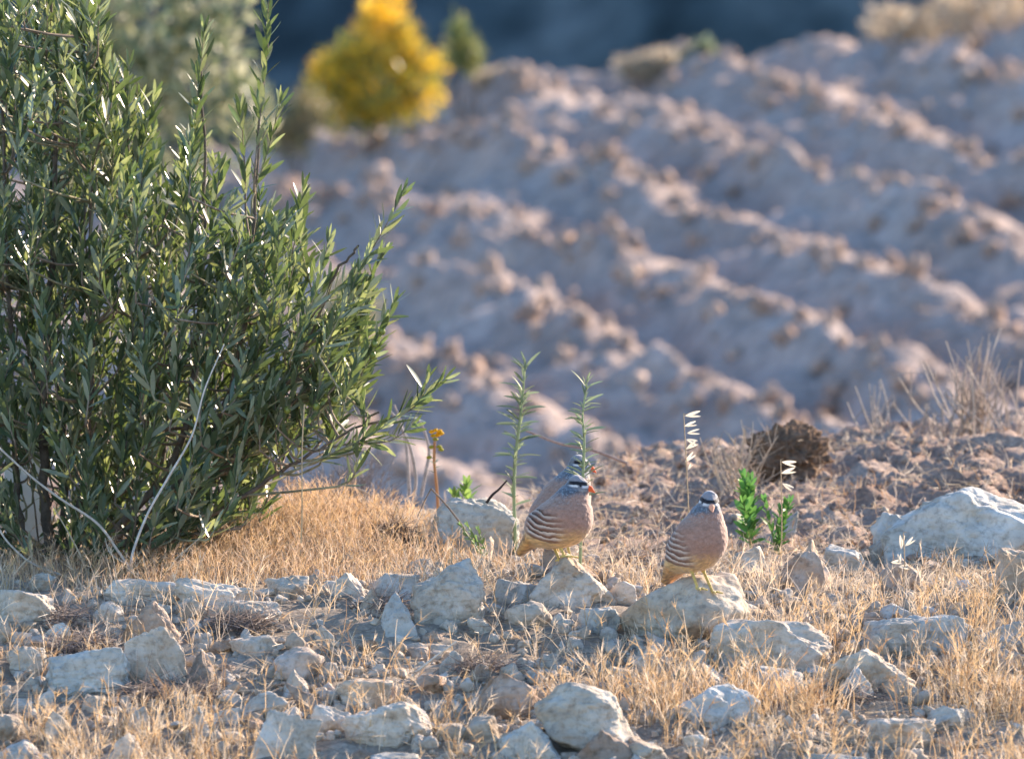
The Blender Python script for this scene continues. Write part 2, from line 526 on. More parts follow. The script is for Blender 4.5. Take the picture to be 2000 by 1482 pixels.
def rock_shape(seed, style, level):
    r = np.random.default_rng(seed)
    D, F = ico(level)
    planes = []
    def add(n, d): planes.append((unit(np.array(n, float)), d))
    j = lambda s: r.normal(0, s, 3)
    if style == 'block':
        for ax in np.eye(3):
            for s in (1, -1): add(ax * s + j(0.22), r.uniform(0.78, 1.0))
        for k in range(10): add(r.normal(size=3), r.uniform(0.86, 1.12))
    elif style == 'slab':
        add(np.array([0, 0, 1]) + j(0.18), 0.75); add(np.array([0, 0, -1]) + j(0.1), 0.8)
        for k in range(7):
            a = k * 2 * math.pi / 7 + r.uniform(-0.3, 0.3)
            add([math.cos(a), math.sin(a), r.normal(0, 0.3)], r.uniform(0.8, 1.05))
        for k in range(9): add(r.normal(size=3) * [1, 1, 1.3], r.uniform(0.80, 1.05))
    elif style == 'peak':
        add([0, 0, -1], 0.8)
        sl, sr = r.uniform(0.35, 1.3), r.uniform(0.35, 1.3)
        add([-sl, r.normal(0, 0.15), 1.0], r.uniform(0.45, 0.65)); add([sr, r.normal(0, 0.15), 1.0], r.uniform(0.45, 0.65))
        add([r.normal(0, 0.35), -1.0, r.uniform(0.1, 0.6)], r.uniform(0.6, 0.8)); add([r.normal(0, 0.4), 1.0, r.uniform(0.1, 0.6)], r.uniform(0.7, 0.9))
        add([-1, r.normal(0, 0.3), r.normal(0, 0.2)], r.uniform(0.8, 1.0)); add([1, r.normal(0, 0.3), r.normal(0, 0.2)], r.uniform(0.8, 1.0))
        for k in range(5): add(r.normal(size=3) * [1, 1, 0.6], r.uniform(0.85, 1.1))
    elif style == 'round':
        for k in range(16): add(r.normal(size=3), r.uniform(0.85, 1.05))
    else:   # 'chunk'
        for k in range(13): add(r.normal(size=3), r.uniform(0.62, 1.0))
    N = np.array([p[0] for p in planes]); d = np.array([p[1] for p in planes])
    c = D @ N.T
    q = np.where(c > 0.05, d[None, :] / np.maximum(c, 0.05), 9.0)
    k = 10.0 if style == 'round' else 34.0
    rad = -np.log(np.sum(np.exp(-k * q), 1)) / k
    V = D * rad[:, None]
    off = r.uniform(0, 50, 3)
    # chipped and layered surface
    n1 = fbm(V * 1.7 + off, 3, seed % 97)
    n2 = fbm(V * 6.0 + off, 4, seed % 89 + 3, 0.55)
    lay = V @ unit(np.array([r.normal(0, 0.25), r.normal(0, 0.25), 1.0])) * 5.5 + 0.6 * n1 + off[0]
    step = (lay - np.floor(lay)) ** 3
    amp = 0.5 if style == 'round' else 1.0
    V = V + D * (0.105 * n1 + 0.030 * amp * n2 - 0.022 * amp * step)[:, None]
    pit = np.maximum(0, fbm(V * 3.1 + off[::-1], 3, 5) - 0.25)
    V = V - D * (0.12 * amp * pit)[:, None]
    lo, hi = V.min(0), V.max(0)
    V = (V - (lo + hi) / 2) / ((hi - lo) / 2)
    return V, F

ROCKS = []      # footprints for the grass: (x, y, a, b)
ROCK_BVH = {}
def add_rock(box, style, tint, label, group=None, depth=0.8, seed=None, key=None, tilt=0.0, name='limestone_rock', sink=0.02):
    x0, y0, x1, y1 = box
    seed = seed if seed is not None else int(x0 * 7 + y0 * 13) + 11
    r = np.random.default_rng(seed)
    c0 = on_ground(0.5 * (x0 + x1), y1)
    w = (x1 - x0) / 1000.0 * (c0[1] + 20) / 20.0
    dep = w * depth * r.uniform(0.85, 1.15)
    dep = min(dep, 0.26)
    cy = c0[1] + dep * 0.42
    top = at_y(0.5 * (x0 + x1), y0, cy + dep * 0.05)
    cx = top[0]
    zb = min(Hs(cx, cy), c0[2]) - sink - 0.15 * (top[2] - Hs(cx, cy))
    h = max(top[2] - zb, 0.02)
    level = 6 if w > 0.12 else (5 if w > 0.045 else 4)
    V, F = rock_shape(seed, style, level)
    if tilt:
        ca, sa = math.cos(tilt), math.sin(tilt)
        V = np.stack([V[:, 0] * ca + V[:, 2] * sa, V[:, 1], -V[:, 0] * sa + V[:, 2] * ca], -1)
        lo, hi = V.min(0), V.max(0); V = (V - (lo + hi) / 2) / ((hi - lo) / 2)
    V = V * np.array([w / 2, dep / 2, h / 2])
    V[:, 2] += h / 2
    me = make_mesh(name, V, F, M['rock_' + tint], True)
    o = link(name, me)
    o.location = (cx, cy, zb)
    tag(o, label, 'rock', group)
    ROCKS.append((cx, cy, w * 0.5, dep * 0.5, zb + h))
    if key:
        P = V + np.array([cx, cy, zb])
        ROCK_BVH[key] = BVHTree.FromPolygons([tuple(p) for p in P], [tuple(f) for f in F])
    return o

G_SMALL = 'small loose limestone rocks in the dry grass'
S_LAB = 'small pale limestone rock lying loose in the dry grass'
B, S, P_, R_, K = 'block', 'slab', 'peak', 'round', 'chunk'
rock_rows = [
 # birds' perches
 ((1032,1080,1206,1192), P_, 'cream', 'wedge-shaped cream rock with a sloping ridge under the side-on partridge', 'perch1', 0.9),
 ((1204,1120,1478,1262), R_, 'cream', 'broad rounded cream boulder that the front-facing partridge stands on', 'perch2', 0.8),
 ((1056,1070,1182,1142), R_, 'brown', 'brown stone under the rearmost partridge, half hidden by the wedge-shaped rock', 'perch3', 0.9),
 # behind the birds
 ((800,970,1016,1094), B, 'grey', 'large flat-faced blue-grey slab behind the side-on partridge', 'slab', 0.5),
 ((905,1046,965,1100), K, 'pale', 'pale stone leaning against the foot of the large blue-grey slab', None, 0.8),
 ((1715,952,2045,1090), P_, 'grey', 'big pale boulder with sunlit right face below the soil bank', 'bigright', 0.8),
 ((1700,1000,1800,1084), S, 'grey', 'low grey rock leaning on the big boulder below the soil bank', None, 0.7),
 ((1512,996,1560,1052), K, 'grey', 'small grey stone just below the bright green herbs', None, 0.8),
 ((1420,1066,1500,1132), K, 'cream', 'cream stone right beside the front-facing partridge', None, 0.8),
 ((1520,1074,1634,1164), P_, 'brown', 'brown peaked rock with a sunlit slope among tall straw', None, 0.8),
 ((1560,1052,1600,1094), K, 'pale', 'little pale stone perched behind the brown peaked rock', None, 0.8),
 ((1604,1064,1690,1120), K, 'grey', 'grey stone between the brown peaked rock and the big boulder', None, 0.8),
 ((1696,1046,1776,1094), P_, 'cream', 'cream pointed stone in front of the big boulder', None, 0.8),
 ((1700,1082,1812,1156), P_, 'brown', 'brown wedge rock below the cream pointed stone', None, 0.8),
 ((1942,1066,2060,1160), S, 'pale', 'tilted pale slab with bright upper edge under the big boulder', None, 0.6),
 # rock row along the crest
 ((800,1090,950,1220), B, 'pale', 'tall pale-blue block, largest of the row beside the wedge-shaped rock', None, 0.7),
 ((794,1088,868,1128), P_, 'pale', 'pale jagged stone on the shoulder of the tall pale-blue block', None, 0.8),
 ((850,1076,884,1110), R_, 'cream', 'little round cream stone above the tall pale-blue block', None, 0.9),
 ((964,1130,1058,1182), S, 'grey', 'dark grey flat rock between the tall block and the wedge-shaped rock', None, 0.7),
 ((984,1172,1094,1222), S, 'pale', 'pale flat slab in front of the dark grey flat rock', None, 0.8),
 ((1116,1184,1212,1236), S, 'grey', 'grey slab at the front foot of the wedge-shaped rock', None, 0.7),
 ((744,1158,818,1248), K, 'grey', 'grey tilted rock left against the tall pale-blue block', None, 0.8),
 ((640,1116,718,1162), P_, 'pale', 'pale triangular stone at the edge of the straw mound', None, 0.8),
 ((706,1118,820,1164), K, 'pale', 'pale rumpled rock between the triangular stone and the tall block', None, 0.8),
 ((694,1148,752,1200), P_, 'cream', 'cream pointed stone in front of the pale rumpled rock', None, 0.8),
 ((516,1122,604,1170), K, 'pale', 'pale stone sticking out of the straw below the olive branches', None, 0.8),
 ((188,1130,378,1184), S, 'pale', 'long pale slab under the olive, humped at its right end', None, 0.6),
 ((338,1128,504,1190), K, 'pale', 'light flat slab behind the humped slab under the olive', None, 0.7),
 ((348,1164,414,1212), P_, 'cream', 'cream pointed stone in front of the light flat slab', None, 0.8),
 ((404,1172,552,1226), S, 'pale', 'long pale ledge of rock with a dark hollow below it', None, 0.6),
 ((178,1174,244,1214), R_, 'pale', 'pale rounded stone behind the pinkish upright rock', None, 0.8),
 ((-30,1148,112,1228), S, 'pale', 'wide pale slab at the straw edge under the olive trunks', None, 0.7),
 ((-24,1204,38,1256), R_, 'cream', 'cream round stone in front of the wide pale slab', None, 0.9),
 ((44,1238,120,1276), S, 'brown', 'flat brown stone beside a dark tangle of dead stems', None, 0.8),
 ((74,1216,142,1252), K, 'cream', 'cream lump behind the flat brown stone', None, 0.8),
 ((12,1260,92,1320), K, 'cream', 'cream chunk beside the long low rock under the white boulder', None, 0.8),
 # white boulder cluster
 ((240,1220,380,1346), P_, 'pale', 'bright white craggy boulder, brightest rock of its pile', None, 0.8),
 ((232,1172,378,1276), P_, 'brown', 'pinkish upright rock right behind the white craggy boulder', None, 0.6),
 ((86,1260,256,1354), B, 'grey', 'long low grey rock butting against the white craggy boulder', None, 0.6),
 ((360,1270,420,1342), K, 'brown', 'brown sliver of rock at the right foot of the white craggy boulder', None, 0.8),
 ((446,1238,550,1280), S, 'pale', 'pale flat rock half buried in straw behind the round brown rock', None, 0.8),
 ((530,1262,634,1334), R_, 'brown', 'round brown rock standing in straw', None, 0.9),
 ((544,1306,608,1364), P_, 'pale', 'pale pointed stone in front of the round brown rock', None, 0.8),
 ((554,1332,640,1396), K, 'brown', 'ochre-brown angular stone beside the pale pointed stone', None, 0.8),
 ((468,1350,570,1406), R_, 'cream', 'cream rounded rock behind the large undercut rock', None, 0.8),
 ((478,1384,630,1480), K, 'pale', 'large undercut pale rock with a brown lower face', None, 0.8),
 ((366,1376,412,1450), P_, 'grey', 'narrow upright grey stone in sparse straw', None, 0.9),
 ((414,1378,472,1418), K, 'grey', 'grey stone between the narrow upright stone and the undercut rock', None, 0.8),
 ((250,1376,297,1442), R_, 'grey', 'grey upright rounded stone below the white craggy boulder', None, 0.9),
 ((86,1386,140,1460), R_, 'cream', 'cream upright stone behind tall golden straw', None, 0.9),
 ((-20,1393,54,1454), R_, 'cream', 'cream boulder with lichen spots behind straw', None, 0.9),
 ((203,1428,280,1492), P_, 'pale', 'pale sloping stone with a sunlit edge in golden straw', None, 0.8),
 ((-20,1445,94,1500), S, 'grey', 'smooth grey slab, lowest rock on the slope under the cream boulder', None, 0.8),
 # middle foreground
 ((650,1323,770,1380), B, 'cream', 'cream block with an ochre front next to the long flat rock', None, 0.7),
 ((598,1374,690,1434), K, 'pale', 'pale chunk at the end of the long flat rock', None, 0.8),
 ((664,1368,846,1456), S, 'pale', 'long flat pale rock with a bright top in the foreground straw', None, 0.6),
 ((922,1312,1064,1406), R_, 'brown', 'round brown boulder with straw in front, left of the domed boulder', None, 0.8),
 ((1042,1331,1254,1464), R_, 'cream', 'large domed cream-grey boulder in the foreground', None, 0.7),
 ((966,1406,1100,1494), P_, 'grey', 'grey ridged rock below the round brown boulder', None, 0.8),
 ((904,1396,978,1452), R_, 'cream', 'cream stone behind the grey ridged rock', None, 0.8),
 ((1124,1420,1236,1500), P_, 'brown', 'brown ridge-backed rock below the domed boulder', None, 0.8),
 ((1200,1446,1304,1500), R_, 'cream', 'cream low rock beside the brown ridge-backed rock', None, 0.8),
 ((715,1470,832,1506), S, 'grey', 'grey flat rock in front of the long flat pale rock', None, 0.8),
 ((773,1252,878,1292), S, 'pale', 'pale flat stone half sunk in straw before the tall block', None, 0.8),
 ((855,1268,926,1322), P_, 'grey', 'grey pointed stone beside the half-sunk flat stone', None, 0.8),
 ((1244,1254,1300,1326), P_, 'pale', 'white upright stone in straw below the broad rounded boulder', None, 0.8),
 ((1262,1230,1312,1276), R_, 'grey', 'grey stone behind the white upright stone', None, 0.8),
 # right foreground
 ((1382,1205,1628,1312), B, 'pale', 'big rectangular pale block with a sunlit right end', None, 0.55),
 ((1668,1198,1896,1286), S, 'grey', 'long blue-grey rock with a stepped top in straw', None, 0.6),
 ((1672,1234,1744,1276), P_, 'cream', 'bright cream stone in front of the long blue-grey rock', None, 0.8),
 ((1612,1262,1800,1354), K, 'cream', 'broad cream rock in front of the bright cream stone', None, 0.7),
 ((1632,1300,1724,1374), P_, 'grey', 'grey angular stone leaning on the broad cream rock', None, 0.8),
 ((1905,1210,2030,1280), K, 'grey', 'grey rock beside the long blue-grey rock with a gap of straw between', None, 0.7),
 ((1326,1291,1434,1350), P_, 'cream', 'cream peaked rock above the blunt grey boulder', None, 0.8),
 ((1306,1335,1486,1420), R_, 'grey', 'blunt grey boulder behind tall golden straw', None, 0.7),
 ((1286,1266,1388,1330), K, 'cream', 'cream rock between the white upright stone and the rectangular block', None, 0.8),
 ((1468,1300,1570,1366), B, 'grey', 'grey stone at the foot of the big rectangular block', None, 0.8),
 ((1684,1401,1828,1464), S, 'pale', 'pale flat rock in shade between golden tufts', None, 0.7),
 ((1640,1412,1677,1452), R_, 'cream', 'little cream stone beside the pale flat rock in shade', None, 0.9),
 ((1562,1470,1710,1506), S, 'grey', 'grey slab top among golden tufts below the pale flat rock', None, 0.7),
 ((1385,1471,1440,1502), K, 'grey', 'small grey rock top below the blunt grey boulder', None, 0.8),
]
for box, st, ti, lab, key, dep in rock_rows:
    add_rock(box, st, ti, lab, key=key, depth=dep, seed=21373 if key == 'perch1' else None)

def free_of_rocks(x, y, grow=1.0):
    ok = np.ones(len(x), bool)
    for cx, cy, a, b, zt in ROCKS:
        ok &= ((x - cx) / (a * grow)) ** 2 + ((y - cy) / (b * grow)) ** 2 > 1
    return ok

# scattered smaller rocks, each its own object
rr = np.random.default_rng(31)
def short_name(lab):
    w = []
    for t in lab.replace(',', ' ,').split():
        if t in ('with', 'under', 'that', 'behind', 'beside', 'right', 'left', 'just', 'in', 'at', 'below', 'between', 'on', 'above', 'leaning', 'standing', 'half', 'sticking', 'butting', 'among', 'next', 'of', ',', 'top'): break
        w.append(t)
    return ' '.join(w)
NAMED = [(ROCKS[i], short_name(r[3])) for i, r in enumerate(rock_rows)]
TW = {'pale': 'pale', 'cream': 'cream', 'brown': 'brown', 'grey': 'grey'}
SW = {B: 'blocky', S: 'flat', P_: 'pointed', R_: 'round', K: 'angular'}
small_px = []
tries = 0
while len(small_px) < 215 and tries < 6000:
    tries += 1
    px, py = rr.uniform(-20, 2020), rr.uniform(1085, 1490)
    if px < 560 and py < 1150: continue
    if 430 < px < 860 and py < 1125: continue
    if px > 1450 and py > 1330 and rr.random() < 0.6: continue
    s = rr.uniform(16, 62) * (0.7 + 0.5 * rr.random())
    c = on_ground(px, py)
    if not free_of_rocks(np.array([c[0]]), np.array([c[1] + 0.01]), 0.9)[0]: continue
    if any((q - px) ** 2 + ((p - py) * 2.2) ** 2 < ((t + s) * 0.5) ** 2 for q, p, t in small_px): continue
    small_px.append((px, py, s))
    st, ti = rr.choice([B, S, P_, R_, K, K]), rr.choice(['pale', 'pale', 'cream', 'brown', 'grey'])
    near = min(NAMED, key=lambda q: (q[0][0] - c[0]) ** 2 + (q[0][1] - c[1]) ** 2)
    rel = 'in front of' if c[1] < near[0][1] - 0.5 * near[0][3] else ('behind' if c[1] > near[0][1] + 0.5 * near[0][3] else 'beside')
    size = 'small' if s > 30 else 'tiny'
    add_rock((px - s / 2, py - s * rr.uniform(0.4, 0.75), px + s / 2, py), st, ti,
             '%s %s %s stone %s the %s' % (size, TW[ti], SW[st], rel, near[1]), G_SMALL, depth=0.9, seed=1000 + len(small_px), sink=0.004)

# pebbles and crumbs nobody could count
def scatter_lumps(name, pts, sizes, mat, label, cat, level=2, squash=0.7, variants=6, angular=False):
    mb = MB()
    D, F = ico(level)
    for v in range(variants):
        r = np.random.default_rng(500 + v)
        sh = D * (1 + 0.5 * fbm(D * 1.9 + v * 9.1, 4, v, 0.6))[:, None]
        if angular: sh = rock_shape(700 + v, [K, P_, B, S][v % 4], level)[0]
        sel = np.arange(len(pts)) % variants == v
        P, s = pts[sel], sizes[sel]
        n = len(P)
        if n == 0: continue
        ax = unit(r.normal(size=(n, 3))); bx = unit(np.cross(ax, r.normal(size=(n, 3)))); cx = np.cross(ax, bx)
        R = np.stack([ax, bx, cx], -1)
        W = np.einsum('nij,vj->nvi', R, sh * np.array([1, 0.85, squash])) * s[:, None, None] + P[:, None, :]
        Fi = (F[None, :, :] + (np.arange(n) * len(D))[:, None, None]).reshape(-1, 3)
        mb.add(W.reshape(-1, 3), Fi)
    o = mb.build(name, mat)
    return tag(o, label, cat, kind='stuff')
n = 3600
x = rr.uniform(-1.25, 1.25, n); y = rr.uniform(-1.6, 0.45, n)
k = free_of_rocks(x, y, 0.9) & (fbm(xy3(x, y, 3), 2, 81) > -0.35) & ~((x < -0.4) & (y > 0.05)); x, y = x[k], y[k]
s = 0.005 + 0.015 * rr.random(len(x)) ** 2.2
scatter_lumps('limestone_rubble', np.stack([x, y, H(x, y) + s * 0.35], -1), s, M['rock_pale'], 'broken pale limestone rubble filling the gaps between the rocks', 'rubble', 3, 0.75, 8, True)
n = 5200
x = rr.uniform(-1.15, 1.2, n); y = rr.uniform(-1.6, 1.6, n)
k = free_of_rocks(x, y, 0.9); x, y = x[k], y[k]
s = 0.0025 + 0.009 * rr.random(len(x)) ** 3
scatter_lumps('pebbles', np.stack([x, y, H(x, y) + s * 0.3], -1), s, M['rock_cream'], 'pale pebbles and stone crumbs strewn between the rocks', 'pebbles', 2)
n = 1500
x = rr.uniform(0.0, 1.5, n); y = rr.uniform(0.7, 3.1, n)
k = (rr.random(n) < red_mask(x, y)) & free_of_rocks(x, y); x, y = x[k], y[k]
s = 0.0025 + 0.014 * rr.random(len(x)) ** 3.5
scatter_lumps('soil_clods', np.stack([x, y, H(x, y) + s * 0.3], -1), s, M['clod'], 'red-brown crumbly soil clods on the bank behind the birds', 'soil', 3)
n = 30000
x = rr.uniform(-4.5, 6, n); y = rr.uniform(13.2, 25.3, n)
ph = (y + 3.1 * x - 20.06) / 2.35 + 0.16 * fbm(xy3(x, y, 0.55), 3, 21)
near = np.abs(ph - np.round(ph))
k = rr.random(n) < np.exp(-(near / 0.15) ** 2) * 0.62 + 0.06
x, y = x[k], y[k]
s = 0.010 + 0.042 * rr.random(len(x)) ** 3
scatter_lumps('field_clods', np.stack([x, y, H(x, y) + s * 0.35], -1), s, M['field_clod'], 'dry clods along the furrow ridges of the ploughed field', 'soil', 2)

# the big upturned clod with roots on the bank
def big_clod():
    p = on_ground(1540, 945)
    c = np.array([p[0], p[1] + 0.06, 0]); c[2] = Hs(c[0], c[1]) - 0.02
    D, F = ico(6)
    r = 1 + 0.28 * fbm(D * 2.0 + 3, 4, 77, 0.6) + 0.06 * fbm(D * 11, 3, 7)
    V = D * r[:, None] * np.array([0.080, 0.06, 0.066]); V[:, 2] += 0.056
    root = empty('soil_clod', c)
    tag(root, 'big dark upturned soil clod bristling with dead roots on the bank', 'clod')
    link('earth', make_mesh('earth', V, F, M['dark_clod'], True), root)
    rg = np.random.default_rng(5)
    d = unit(rg.normal(size=(260, 3)) * [1, 0.8, 0.8] + [0, -0.25, 0.35])
    rootp = d * np.array([0.07, 0.052, 0.055]) + [0, 0, 0.05]
    L = rg.uniform(0.012, 0.045, 260)
    V, F, t, td, m = ribbons(rootp, d + rg.normal(0, 0.5, (260, 3)), L, 0.0016, rg.normal(0, 0.012, (260, 3)), 3, 0.3, rg)
    col = np.repeat(np.array([[0.36, 0.25, 0.17]]) * rg.uniform(0.6, 1.4, (260, 1)), m, 0)
    mb = MB().add(V, F, col)
    o = mb.build('rootlets', M['straw'], root); o['kind'] = 'stuff'
big_clod()

# ------------------------------------------------------------------ partridges
def surface_nets(f, org, h):
    s = f < 0
    c = np.zeros(tuple(np.array(f.shape) - 1), np.int8)
    offs = [(i, j, k) for i in (0, 1) for j in (0, 1) for k in (0, 1)]
    nx, ny, nz = f.shape
    for (i, j, k) in offs:
        c += s[i:nx - 1 + i, j:ny - 1 + j, k:nz - 1 + k]
    act = np.argwhere((c > 0) & (c < 8))
    idx = -np.ones(c.shape, np.int64); idx[tuple(act.T)] = np.arange(len(act))
    val = np.stack([f[act[:, 0] + i, act[:, 1] + j, act[:, 2] + k] for (i, j, k) in offs], 1)
    acc = np.zeros((len(act), 3)); n = np.zeros(len(act))
    for a in range(8):
        for b in range(a + 1, 8):
            oa, ob = np.array(offs[a]), np.array(offs[b])
            if np.abs(oa - ob).sum() != 1: continue
            m = (val[:, a] < 0) != (val[:, b] < 0)
            t = val[m, a] / (val[m, a] - val[m, b])
            acc[m] += oa + t[:, None] * (ob - oa); n[m] += 1
    V = org + h * (act + acc / n[:, None])
    faces = []
    for ax in range(3):
        o1, o2 = [(1, 2), (2, 0), (0, 1)][ax]
        sl0 = [slice(None)] * 3; sl1 = [slice(None)] * 3
        sl0[ax] = slice(0, f.shape[ax] - 1); sl1[ax] = slice(1, f.shape[ax])
        d = s[tuple(sl0)] != s[tuple(sl1)]
        e = np.argwhere(d)
        e = e[(e[:, o1] > 0) & (e[:, o2] > 0) & (e[:, o1] < f.shape[o1] - 1) & (e[:, o2] < f.shape[o2] - 1)]
        u = np.zeros(3, int); u[o1] = 1; v = np.zeros(3, int); v[o2] = 1
        q = [e - u - v, e - v, e, e - u]
        Q = np.stack([idx[tuple(p.T)] for p in q], 1)
        flip = ~s[tuple(e.T)]
        Q[flip] = Q[flip][:, ::-1]
        faces.append(Q)
    F = np.concatenate(faces)
    return V, F[(F >= 0).all(1)]

def seg_sdf(P, a, b, ra, rb, sy=1.0):
    a = np.asarray(a, float); b = np.asarray(b, float)
    q = P - a; ab = b - a
    S = np.array([1, 1 / sy, 1])
    h = np.clip((q @ ab) / (ab @ ab), 0, 1)
    d = np.linalg.norm((q - h[..., None] * ab) * S, axis=-1)
    return (d - (ra + h * (rb - ra)))

def smin(a, b, k):
    h = np.clip(0.5 + 0.5 * (b - a) / k, 0, 1)
    return b + (a - b) * h - k * h * (1 - h)

def rotz(v, a):
    c, s = math.cos(a), math.sin(a)
    v = np.asarray(v, float)
    return np.stack([v[..., 0] * c - v[..., 1] * s, v[..., 0] * s + v[..., 1] * c, v[..., 2]], -1)

def make_partridge(loc, yaw, pose, label):
    hc = np.array(pose['head']); hy = pose['head_yaw']; hp = pose.get('head_pitch', 0.0)
    def head_to_body(q):
        q = np.asarray(q, float)
        c, s = math.cos(hp), math.sin(hp)
        q = np.stack([q[..., 0] * c + q[..., 2] * s, q[..., 1], -q[..., 0] * s + q[..., 2] * c], -1)
        return rotz(q, hy) + hc
    def body_to_head(p):
        q = rotz(p - hc, -hy)
        c, s = math.cos(hp), math.sin(hp)
        return np.stack([q[..., 0] * c - q[..., 2] * s, q[..., 1], q[..., 0] * s + q[..., 2] * c], -1)
    R, C, N0 = np.array(pose['rump']), np.array(pose['chest']), np.array(pose['neck'])
    rr_, rc_, rn_ = pose['r']
    T = np.array(pose['tail'])
    zleg = max(l[0][2] for l in pose['legs']) + 0.02
    def beak_sdf(P):
        q = body_to_head(P)
        d = seg_sdf(q, (0.013, 0, -0.0025), (0.024, 0, -0.0035), 0.0075, 0.0050, 0.85)
        d = smin(d, seg_sdf(q, (0.024, 0, -0.0035), (0.0345, 0, -0.0095), 0.0052, 0.0014, 0.8), 0.004)
        return d
    def leg_sdf(P):
        d = np.full(P.shape[:-1], 1.0)
        for side, (hip, ank, foot) in zip((1, -1), pose['legs']):
            hip, ank, foot = map(np.array, (hip, ank, foot))
            d = smin(d, seg_sdf(P, hip, ank, 0.009, 0.0034), 0.004)
            d = smin(d, seg_sdf(P, ank, foot, 0.0032, 0.0026), 0.002)
            for a, L in ((-0.5, 0.020), (0.0, 0.025), (0.5, 0.020), (math.pi, 0.009)):
                mid = foot + np.array([math.cos(a) * L * 0.5, math.sin(a) * L * 0.5, 0.0012])
                tip = foot + np.array([math.cos(a) * L, math.sin(a) * L, -0.0012])
                d = smin(d, seg_sdf(P, foot, mid, 0.0026, 0.0021), 0.0015)
                d = smin(d, seg_sdf(P, mid, tip, 0.0021, 0.0013), 0.0012)
        return d
    def sdf(P):
        d = seg_sdf(P, R, C, rr_, rc_, 0.92)
        belly = 0.5 * (R + C) + np.array([0.006, 0, -0.012])
        d = smin(d, seg_sdf(P, belly - [0.012, 0, 0], belly + [0.012, 0, 0.004], rc_ * 0.84, rc_ * 0.84, 0.95), 0.02)
        d = smin(d, seg_sdf(P, C, N0, rc_ * 0.9, rn_, 0.95), 0.022)
        d = smin(d, seg_sdf(P, N0, hc - [0, 0, 0.006], rn_, 0.0165), 0.014)
        for s in (1, -1):      # folded wings along the flanks
            w0 = R + np.array([-0.006, s * rr_ * 0.42, 0.010]); w1 = C + np.array([-0.012, s * rc_ * 0.46, 0.004])
            d = smin(d, seg_sdf(P, w0, w1, rr_ * 0.62, rc_ * 0.60), 0.010)
        d = smin(d, seg_sdf(P, R + 0.35 * (T - R), T, rr_ * 0.60, 0.0085, 1.8), 0.010)
        q = body_to_head(P)
        hd = seg_sdf(q, (-0.0035, 0, 0.0015), (0.008, 0, -0.0015), 0.0188, 0.0138, 0.9)
        d = smin(d, hd, 0.009)
        m = P[..., 2] > hc[2] - 0.045
        d[m] = smin(d[m], beak_sdf(P[m]), 0.0025)
        m = P[..., 2] < zleg
        d[m] = smin(d[m], leg_sdf(P[m]), 0.006)
        return d
    h = 0.0013
    lo = np.array([min(T[0], -0.05) - 0.03, -0.072, min(l[2][2] for l in pose['legs']) - 0.008]); hi = np.array([max(C[0] + rc_, hc[0] + 0.04) + 0.02, 0.072, hc[2] + 0.034])
    sh = np.ceil((hi - lo) / h).astype(int)
    ax = [lo[i] + h * np.arange(sh[i]) for i in range(3)]
    f = np.empty(tuple(sh), np.float32)
    for i in range(0, sh[0], 24):
        X, Y, Z = np.meshgrid(ax[0][i:i + 24], ax[1], ax[2], indexing='ij')
        f[i:i + 24] = sdf(np.stack([X, Y, Z], -1))
    V, F = surface_nets(f, lo, h)
    # normals from the distance field
    e = 0.0012
    Nn = unit(np.stack([sdf(V + np.eye(3)[k] * e) - sdf(V - np.eye(3)[k] * e) for k in range(3)], -1))
    q = body_to_head(V)
    dist_head = np.linalg.norm(q * [1, 1, 1], axis=1)
    fine = fbm(V * 260, 3, 3)
    barb = fbm(V * np.array([90, 300, 300]), 3, 13)
    col = np.tile(np.array([0.335, 0.195, 0.145]), (len(V), 1)) * (1 + 0.12 * fine + 0.12 * barb)[:, None]
    def blend(c, w):
        nonlocal col
        w = np.clip(w, 0, 1)[:, None]
        col = col * (1 - w) + np.asarray(c) * w
    # greyer back, buff belly
    up = sstep(0.1, 0.8, Nn[:, 2])
    blend(np.array([0.26, 0.175, 0.135]) * (1 + 0.25 * fine)[:, None], up * 0.6)
    zrel = (V[:, 2] - (R[2] - rr_)) / (C[2] + rc_ - R[2] + rr_)
    buff = np.array([0.60, 0.36, 0.15]) * (1 + 0.30 * barb)[:, None]
    blend(buff, sstep(0.40, 0.10, zrel + 0.05 * fine))
    # flank feathers: curved bands, pale above, chestnut below, black margin
    sx = pose.get('stripe_sx', 1.0)
    x0 = pose['stripe_x']; z0, z1 = pose['stripe_z']
    sc = V[:, 2] - 5.0 * sx * (V[:, 0] - x0) ** 2 + 0.0022 * fbm(V * 55, 3, 9)
    per = 0.0112
    t = (sc - z0) / per
    fr = t - np.floor(t)
    reg = sstep(z0 - 0.002, z0 + 0.004, sc) * sstep(z1 + 0.004, z1 - 0.002, sc)
    reg *= sstep(x0 + 0.030, x0 - 0.010, V[:, 0] + 0.25 * (V[:, 2] - z0) + 0.006 * fbm(V * 60, 2, 19)) * sstep(0.18, 0.45, np.abs(Nn[:, 1]))
    reg *= sstep(T[0] + 0.012, T[0] + 0.03, V[:, 0]) * pose.get('stripe_w', 1.0)
    hi_ = (sc - z0) / (z1 - z0)
    pale = np.array([0.74, 0.60, 0.50]) * (1 - 0.34 * hi_[:, None]) * (1 + 0.12 * barb[:, None])
    chest = np.array([0.20, 0.085, 0.05]) * (1 - 0.2 * hi_[:, None])
    band = chest + (pale - chest) * sstep(0.34, 0.86, fr)[:, None]
    blend(band, reg * 0.95)
    back = sstep(x0 - 0.008, x0 - 0.050, V[:, 0])
    blend([0.016, 0.010, 0.010], reg * sstep(0.24 + 0.12 * back, 0.08, np.minimum(fr, 1 - fr + 0.12)) * (0.45 + 0.55 * back))
    disp = reg * 0.0024 * (1 - fr) ** 1.0 - reg * 0.0008
    # tail and vent
    td = seg_sdf(V, R + 0.5 * (T - R), T, rr_ * 0.52, 0.0085, 1.8)
